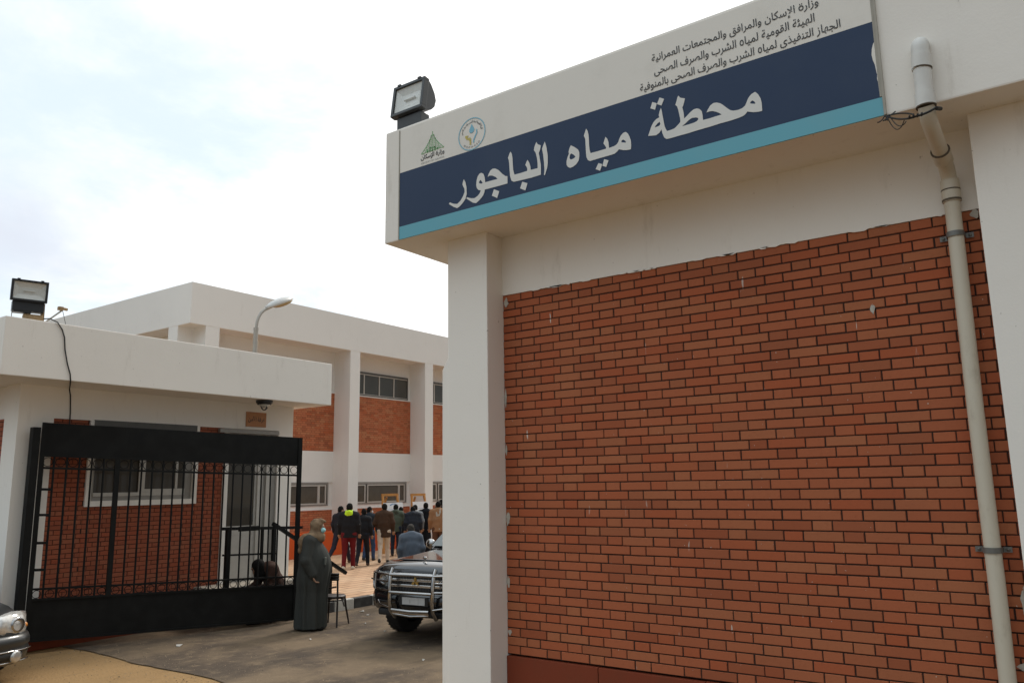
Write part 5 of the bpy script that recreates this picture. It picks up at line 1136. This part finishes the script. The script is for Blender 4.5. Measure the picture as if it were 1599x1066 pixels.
def wheel(parent, x, y, r, w, out):
    t = MB(); t.lathe((x, y, r), (0, out, 0), [(r * .62, -w / 2), (r * .90, -w / 2), (r * .985, -w * .40), (r, -w * .25), (r, w * .25), (r * .985, w * .40), (r * .90, w / 2), (r * .62, w / 2), (r * .60, w * .38)], 36)
    for k in range(36):
        a = 2 * PI * k / 36; d = Vector((math.cos(a), 0, math.sin(a)))
        for sg in (-1, 1):
            c = Vector((x, y, r)) + d * (r + .002); t.bar(c + Vector((0, sg * w * .08, 0)), c + Vector((0, sg * w * .42, 0)), .026, .005, 0, d)
    wh = t.build('wheel', M_tyre, parent, local=True)
    b = MB(); b.lathe((x, y, r), (0, out, 0), [(r * .62, w * .38), (r * .60, w * .44), (r * .55, w * .36), (r * .20, w * .30), (r * .16, w * .40), (0, w * .42)], 30)
    for k in range(6):
        a = 2 * PI * k / 6; d = Vector((math.cos(a), 0, math.sin(a))); c = Vector((x, y + out * w * .36, r)); b.bar(c + d * r * .15, c + d * r * .58, .07, .035, 0, (0, 1, 0))
    b.build('rim', M_rim, wh, local=True)

JX, JY, JA = 9.665, 8.10, math.atan2(-.10, -.995)
CX, CY, CA = 4.00, 11.50, math.atan2(-1, 0.03)
M_lampc = simple('clear_headlamp', (.66, .64, .60), .12, .35, .6, .6, 22, dark=.45)
M_lampc.node_tree.nodes['Principled BSDF'].inputs['Coat Weight'].default_value = 1.0
# ------------------------------------------------------------------ black off-road car leaving the yard
JP = thing('offroad_car', 'black off-road car with chrome bull bar half hidden by the entrance pillar', 'car', (JX, JY, ZR), JA)
b = MB()
secs = [bodysec(.80, .70, 1.00, .50, .10, .05), bodysec(.765, .80, 1.065, .44, .12, .05), bodysec(.66, .87, 1.10, .40, .13, .05), bodysec(.40, .905, 1.135, .38, .14), bodysec(0, .915, 1.16, .37, .15), bodysec(-.45, .92, 1.18, .37, .15), bodysec(-.85, .925, 1.19, .37, .12), bodysec(-2.0, .93, 1.19, .37, .10), bodysec(-3.3, .925, 1.18, .40, .10), bodysec(-3.85, .89, 1.13, .46, .10), bodysec(-3.95, .82, 1.08, .50, .10)]
loft(b, secs); body = b.build('body', M_jeep, JP, local=True); cut_arches(body, (0, -2.78), .95, .385)
b = MB()
def gsec(x, w0, w1, z0, z1): return [(x, w0, z0), (x, w1 + .02, z1 - .05), (x, w1 - .05, z1), (x, -w1 + .05, z1), (x, -w1 - .02, z1 - .05), (x, -w0, z0)]
loft(b, [gsec(-.68, .86, .84, 1.14, 1.19), gsec(-1.45, .85, .69, 1.10, 1.74), gsec(-1.75, .86, .70, 1.10, 1.83), gsec(-2.6, .86, .71, 1.10, 1.86), gsec(-3.5, .85, .69, 1.10, 1.83), gsec(-3.9, .82, .64, 1.05, 1.72)], 0, False); b.build('cabin', M_jeep, JP, local=True)
b = MB(); b.add([(-.72, .80, 1.215), (-.72, -.80, 1.215), (-1.425, -.665, 1.735), (-1.425, .665, 1.735)], [(0, 1, 2, 3)]); 
ws = b.build('windscreen', M_cglass, JP, local=True); ws.location = (.022, 0, .022)
for sg in (1, -1):
    b = MB(); b.add([(-1.20, sg * .845, 1.20), (-2.05, sg * .862, 1.20), (-2.05, sg * .745, 1.74), (-1.62, sg * .740, 1.70)], [(0, 1, 2, 3)]); b.add([(-2.12, sg * .862, 1.20), (-3.0, sg * .862, 1.20), (-3.0, sg * .742, 1.74), (-2.12, sg * .745, 1.74)], [(0, 1, 2, 3)]); w_ = b.build('side_window', M_cglass, JP, local=True); w_.location = (0, sg * .012, .006)
    for ax in (0, -2.78): wheel(JP, ax, sg * .79, .385, .265, sg)
    # arch flare
    b = MB(); n = 16
    for ax in (0, -2.78):
        vs = []
        for k in range(n + 1):
            a = PI * k / n - .0; c, s_ = math.cos(a), math.sin(a)
            for rr, yy in ((.425, .935), (.485, .945), (.50, .905), (.425, .86)): vs.append((ax + rr * c, sg * yy, .36 + rr * s_))
        b.add(vs, [(4 * k + j, 4 * k + (j + 1) % 4, 4 * k + 4 + (j + 1) % 4, 4 * k + 4 + j) for k in range(n) for j in range(4)], 0, True)
    b.build('wheel_arch_flare', M_jeep, JP, local=True)
    # headlamp
    b = MB(); pts = [(.800, .45, .965), (.765, .70, .985), (.66, .865, .985), (.60, .895, .93), (.63, .895, .80), (.72, .80, .755), (.80, .50, .775)]
    b.prism([(x, sg * y, z) for x, y, z in pts], (-.08, 0, 0)); hl = b.build('headlight', M_lampg, JP, local=True)
    b = MB(); b.prism([(x + .016, sg * y, z) for x, y, z in pts], (.004, 0, 0)); b.build('lens', M_lens, hl, local=True)
    b = MB(); b.lathe((.80, sg * .60, .875), (1, 0, 0), [(.085, 0), (.08, .02), (.06, .008), (0, .0)], 18); b.build('bulb', M_chrome, hl, local=True)
    # mirror
    b = MB(); b.ell((-1.02, sg * 1.05, 1.24), (.05, .095, .085), 0, 16, 10); b.box(-1.02, -.97, sg * .86, sg * .98, 1.14, 1.19, 0, .01); b.build('mirror', M_chrome, JP, local=True)
# bonnet detail, grille, bumper
b = MB(); b.prism([(.50, -.55, 1.122), (.50, .55, 1.122), (-.70, .62, 1.186), (-.70, -.62, 1.186)], (0, 0, .016)); bo = b.build('bonnet_panel', M_jeep, JP, local=True, bevel=.012)
b = MB(); b.tube([(.60, 0, 1.10), (.60, 0, 1.15)], .008, 8); b.ell((.60, 0, 1.17), (.014, .03, .026), 0, 10, 7); b.ell((.60, 0, 1.11), (.03, .03, .012), 0, 10, 7); b.build('bonnet_ornament', M_chrome, JP, local=True)
b = MB(); b.box(.775, .812, -.46, .46, .72, .985, 0, .012); gr = b.build('grille', M_plastic, JP, local=True)
for k, z in enumerate((.955, .875, .795)):
    b = MB(); b.box(.80, .828, -.45, .45, z - .020, z + .020, 0, .008); b.build('chrome_slat', M_slat, gr, local=True)
b = MB()
for k in range(18): yy = -.43 + .0506 * k; b.box(.80, .818, yy - .006, yy + .006, .73, .97)
b.build('grille_mesh', M_housing, gr, local=True)
b = MB(); r_ = .040
def rhomb(cy_, cz_, an):
    d = (math.cos(an), math.sin(an)); n_ = (-d[1], d[0]); return [(.832, cy_ + d[0] * u_ + n_[0] * v_, cz_ + d[1] * u_ + n_[1] * v_) for u_, v_ in ((0, 0), (r_ * .95, r_ * .55), (r_ * 1.9, 0), (r_ * .95, -r_ * .55))]
for an in (PI / 2, PI / 2 + 2 * PI / 3, PI / 2 - 2 * PI / 3): b.prism(rhomb(0, .855, an), (.012, 0, 0))
b.build('diamond_emblem', M_gold, gr, local=True)
b = MB(); loft(b, [[(.70, sy_ * .90 if abs(sy_) == 1 else 0, z) for z in (0,)] for sy_ in ()] or [[(xf, yy, z) for xf, z in ((xo - .10, .45), (xo, .47), (xo + .02, .56), (xo + .02, .64), (xo - .02, .71), (xo - .14, .72))] for yy, xo in ((-.93, .52), (-.86, .70), (-.70, .80), (-.35, .84), (0, .85), (.35, .84), (.70, .80), (.86, .70), (.93, .52))], 0, True); b.build('bumper', M_jeep, JP, local=True)
b = MB(); b.box(.855, .875, -.25, .25, .535, .655); b.build('plate_holder', M_plastic, JP, local=True)
b = MB(); b.box(.875, .881, -.20, .20, .545, .645, 0, .004); np_ = b.build('number_plate', M_plate, JP, local=True)
b = MB(); b.box(.881, .8825, -.065, -.055, .565, .62); b.box(.881, .8822, .085, .090, .55, .64); b.build('plate_marks', M_sgrey, np_, local=True)
b = MB(); b.box(.55, .80, -.70, .70, .36, .46, 0, .03); b.build('skid_plate', M_plastic, JP, local=True)
BB = MB()
for sg in (-1, 1):
    BB.tube([(.82, sg * .36, .36), (.92, sg * .37, .46), (.945, sg * .375, .60), (.94, sg * .38, .80), (.915, sg * .38, .96), (.87, sg * .38, 1.04)], .031, 12)
    BB.tube([(.93, sg * .38, .955), (.90, sg * .60, .965), (.80, sg * .76, .965), (.69, sg * .865, .955), (.65, sg * .90, .90), (.655, sg * .90, .80), (.72, sg * .84, .735), (.86, sg * .62, .735), (.945, sg * .38, .735)], .017, 10)
    BB.tube([(.86, sg * .70, .96), (.875, sg * .70, .74)], .013, 8); BB.tube([(.72, sg * .89, .86), (.86, sg * .64, .86), (.93, sg * .38, .86)], .012, 8)
    BB.tube([(.945, sg * .38, .50), (.90, sg * .58, .53), (.72, sg * .80, .62), (.63, sg * .87, .74)], .014, 8)
BB.tube([(.93, -.38, .955), (.935, 0, .96), (.93, .38, .955)], .024, 10); BB.tube([(.955, -.37, .715), (.965, 0, .715), (.955, .37, .715)], .022, 10)
BB.tube([(.955, -.325, .475), (.97, 0, .465), (.955, .325, .475)], .024, 10); BB.tube([(.94, -.32, .42), (.955, 0, .40), (.94, .32, .42)], .020, 10); BB.box(.945, .96, -.32, .32, .425, .465)
BB.build('bull_bar', M_chrome, JP, local=True)

# ------------------------------------------------------------------ grey saloon at the left edge of the street
CR = thing('saloon_car', 'grey saloon car with round clear headlight on the sandy street by the guardhouse', 'car', (CX, CY, ZR), CA); CR.scale = (1.08, 1.08, 1.08)
b = MB()
secs = [bodysec(.86, .50, .62, .24, .10, .04), bodysec(.82, .62, .66, .21, .12, .05), bodysec(.72, .725, .72, .20, .14, .06), bodysec(.55, .79, .765, .19, .15, .06), bodysec(.25, .825, .815, .19, .15, .055), bodysec(-.2, .835, .86, .19, .15, .05), bodysec(-.7, .84, .90, .19, .14, .04), bodysec(-2.2, .84, .92, .19, .14, .04), bodysec(-3.0, .82, .92, .22, .14, .05), bodysec(-3.3, .74, .88, .26, .14, .06), bodysec(-3.38, .62, .80, .3, .14, .06)]
loft(b, secs); body = b.build('body', M_silver, CR, local=True); cut_arches(body, (0, -2.44), .86, .295)
b = MB(); loft(b, [gsec(-.55, .72, .70, .86, .90), gsec(-1.25, .78, .58, .88, 1.33), gsec(-1.7, .78, .58, .88, 1.39), gsec(-2.3, .77, .57, .88, 1.36), gsec(-3.0, .70, .58, .88, .93)], 0, False); b.build('cabin', M_silver, CR, local=True)
b = MB(); b.add([(-.60, .66, .925), (-.60, -.66, .925), (-1.22, -.56, 1.315), (-1.22, .56, 1.315)], [(0, 1, 2, 3)]); ws = b.build('windscreen', M_cglass, CR, local=True); ws.location = (.014, 0, .018)
for sg in (1, -1):
    for ax in (0, -2.44): wheel(CR, ax, sg * .735, .295, .185, sg)
    b = MB(); b.add([(-.95, sg * .775, .93), (-2.5, sg * .775, .93), (-2.25, sg * .60, 1.32), (-1.35, sg * .60, 1.32)], [(0, 1, 2, 3)]); w_ = b.build('side_window', M_cglass, CR, local=True); w_.location = (0, sg * .012, .006)
    # rounded headlamp following the wing
    b = MB(); outl = [(.845, .385, .655), (.80, .50, .715), (.715, .65, .735), (.60, .765, .715), (.575, .79, .62), (.62, .785, .535), (.73, .71, .490), (.82, .55, .480), (.862, .40, .525)]
    cen = Vector((sum(p[0] for p in outl) / 9 + .035, sum(p[1] for p in outl) / 9 + .02, .61))
    o3 = [Vector(p) for p in outl]; ring1 = [p + Vector((.010, .012, 0)) for p in o3]; ring2 = [p.lerp(cen, .35) + Vector((.026, .030, 0)) for p in o3]
    vs = [(p.x - .05, p.y - .05, p.z) for p in o3] + [tuple(p) for p in ring1] + [tuple(p) for p in ring2] + [tuple(cen + Vector((.03, .035, 0)))]
    vs = [(x, sg * y, z) for x, y, z in vs]; n = 9
    fs = [(i, (i + 1) % n, n + (i + 1) % n, n + i) for i in range(n)] + [(n + i, n + (i + 1) % n, 2 * n + (i + 1) % n, 2 * n + i) for i in range(n)] + [(2 * n + i, 2 * n + (i + 1) % n, 3 * n) for i in range(n)]
    b.add(vs, fs, 0, True); hl = b.build('headlight', M_lampc, CR, local=True)
    b = MB()
    for (cx_, cy_, cz_, rr) in ((.79, .60, .60, .085),): b.lathe((cx_ + .02, sg * cy_, cz_), (1, .35 * sg, 0), [(rr, .0), (rr * .9, .03), (rr * .5, .0), (0, -.01)], 16)
    b.build('bulb', M_chrome, hl, local=True)
    b = MB(); b.ell((.70, sg * .735, .575), (.035, .03, .03), 0, 10, 7); b.build('indicator', M_orangel, hl, local=True)
    b = MB(); b.lathe((.885, sg * .585, .275), (1, .45 * sg, 0), [(.066, -.02), (.064, .012), (.045, .016), (0, .02)], 18); b.build('fog_lamp', M_lampg, CR, local=True)
    b = MB(); b.ell((-.78, sg * .93, .95), (.06, .09, .06), 0, 12, 8); b.build('mirror', M_silver, CR, local=True)
bs = [(.60, .835), (.74, .785), (.85, .66), (.91, .45), (.935, .2), (.94, 0)]
path = [(x, y) for x, y in bs] + [(x, -y) for x, y in bs[-2::-1]]
b = MB(); loft(b, [[(x - .10, y * .93, .50), (x - .02, y * .985, .495), (x, y, .45), (x + .005, y * 1.0, .40), (x - .012, y * .985, .375), (x - .004, y, .35), (x - .03, y * .97, .20), (x - .12, y * .90, .17)] for x, y in path], 0, True); b.build('bumper', M_silver, CR, local=True)
b = MB(); loft(b, [[(x - .004, y * .995, .33), (x + .006, y * 1.003, .325), (x + .004, y * 1.002, .255), (x - .012, y * .99, .245)] for x, y in path[2:-2]], 0, True); b.build('lower_intake', M_plastic, CR, local=True)
b = MB(); b.tube([(x + .008, y * 1.006, .338) for x, y in path[1:-1]], .009, 7); b.tube([(x - .002, y * .99, .222) for x, y in path[1:-1]], .010, 7); b.build('bumper_trim', M_chrome, CR, local=True)
b = MB(); b.box(.84, .885, -.33, .33, .53, .645, 0, .02); g_ = b.build('grille', M_plastic, CR, local=True)
b = MB(); 
for k in range(3): b.box(.875, .892, -.30, .30, .555 + .03 * k, .565 + .03 * k)
b.build('grille_slats', M_chrome, g_, local=True)
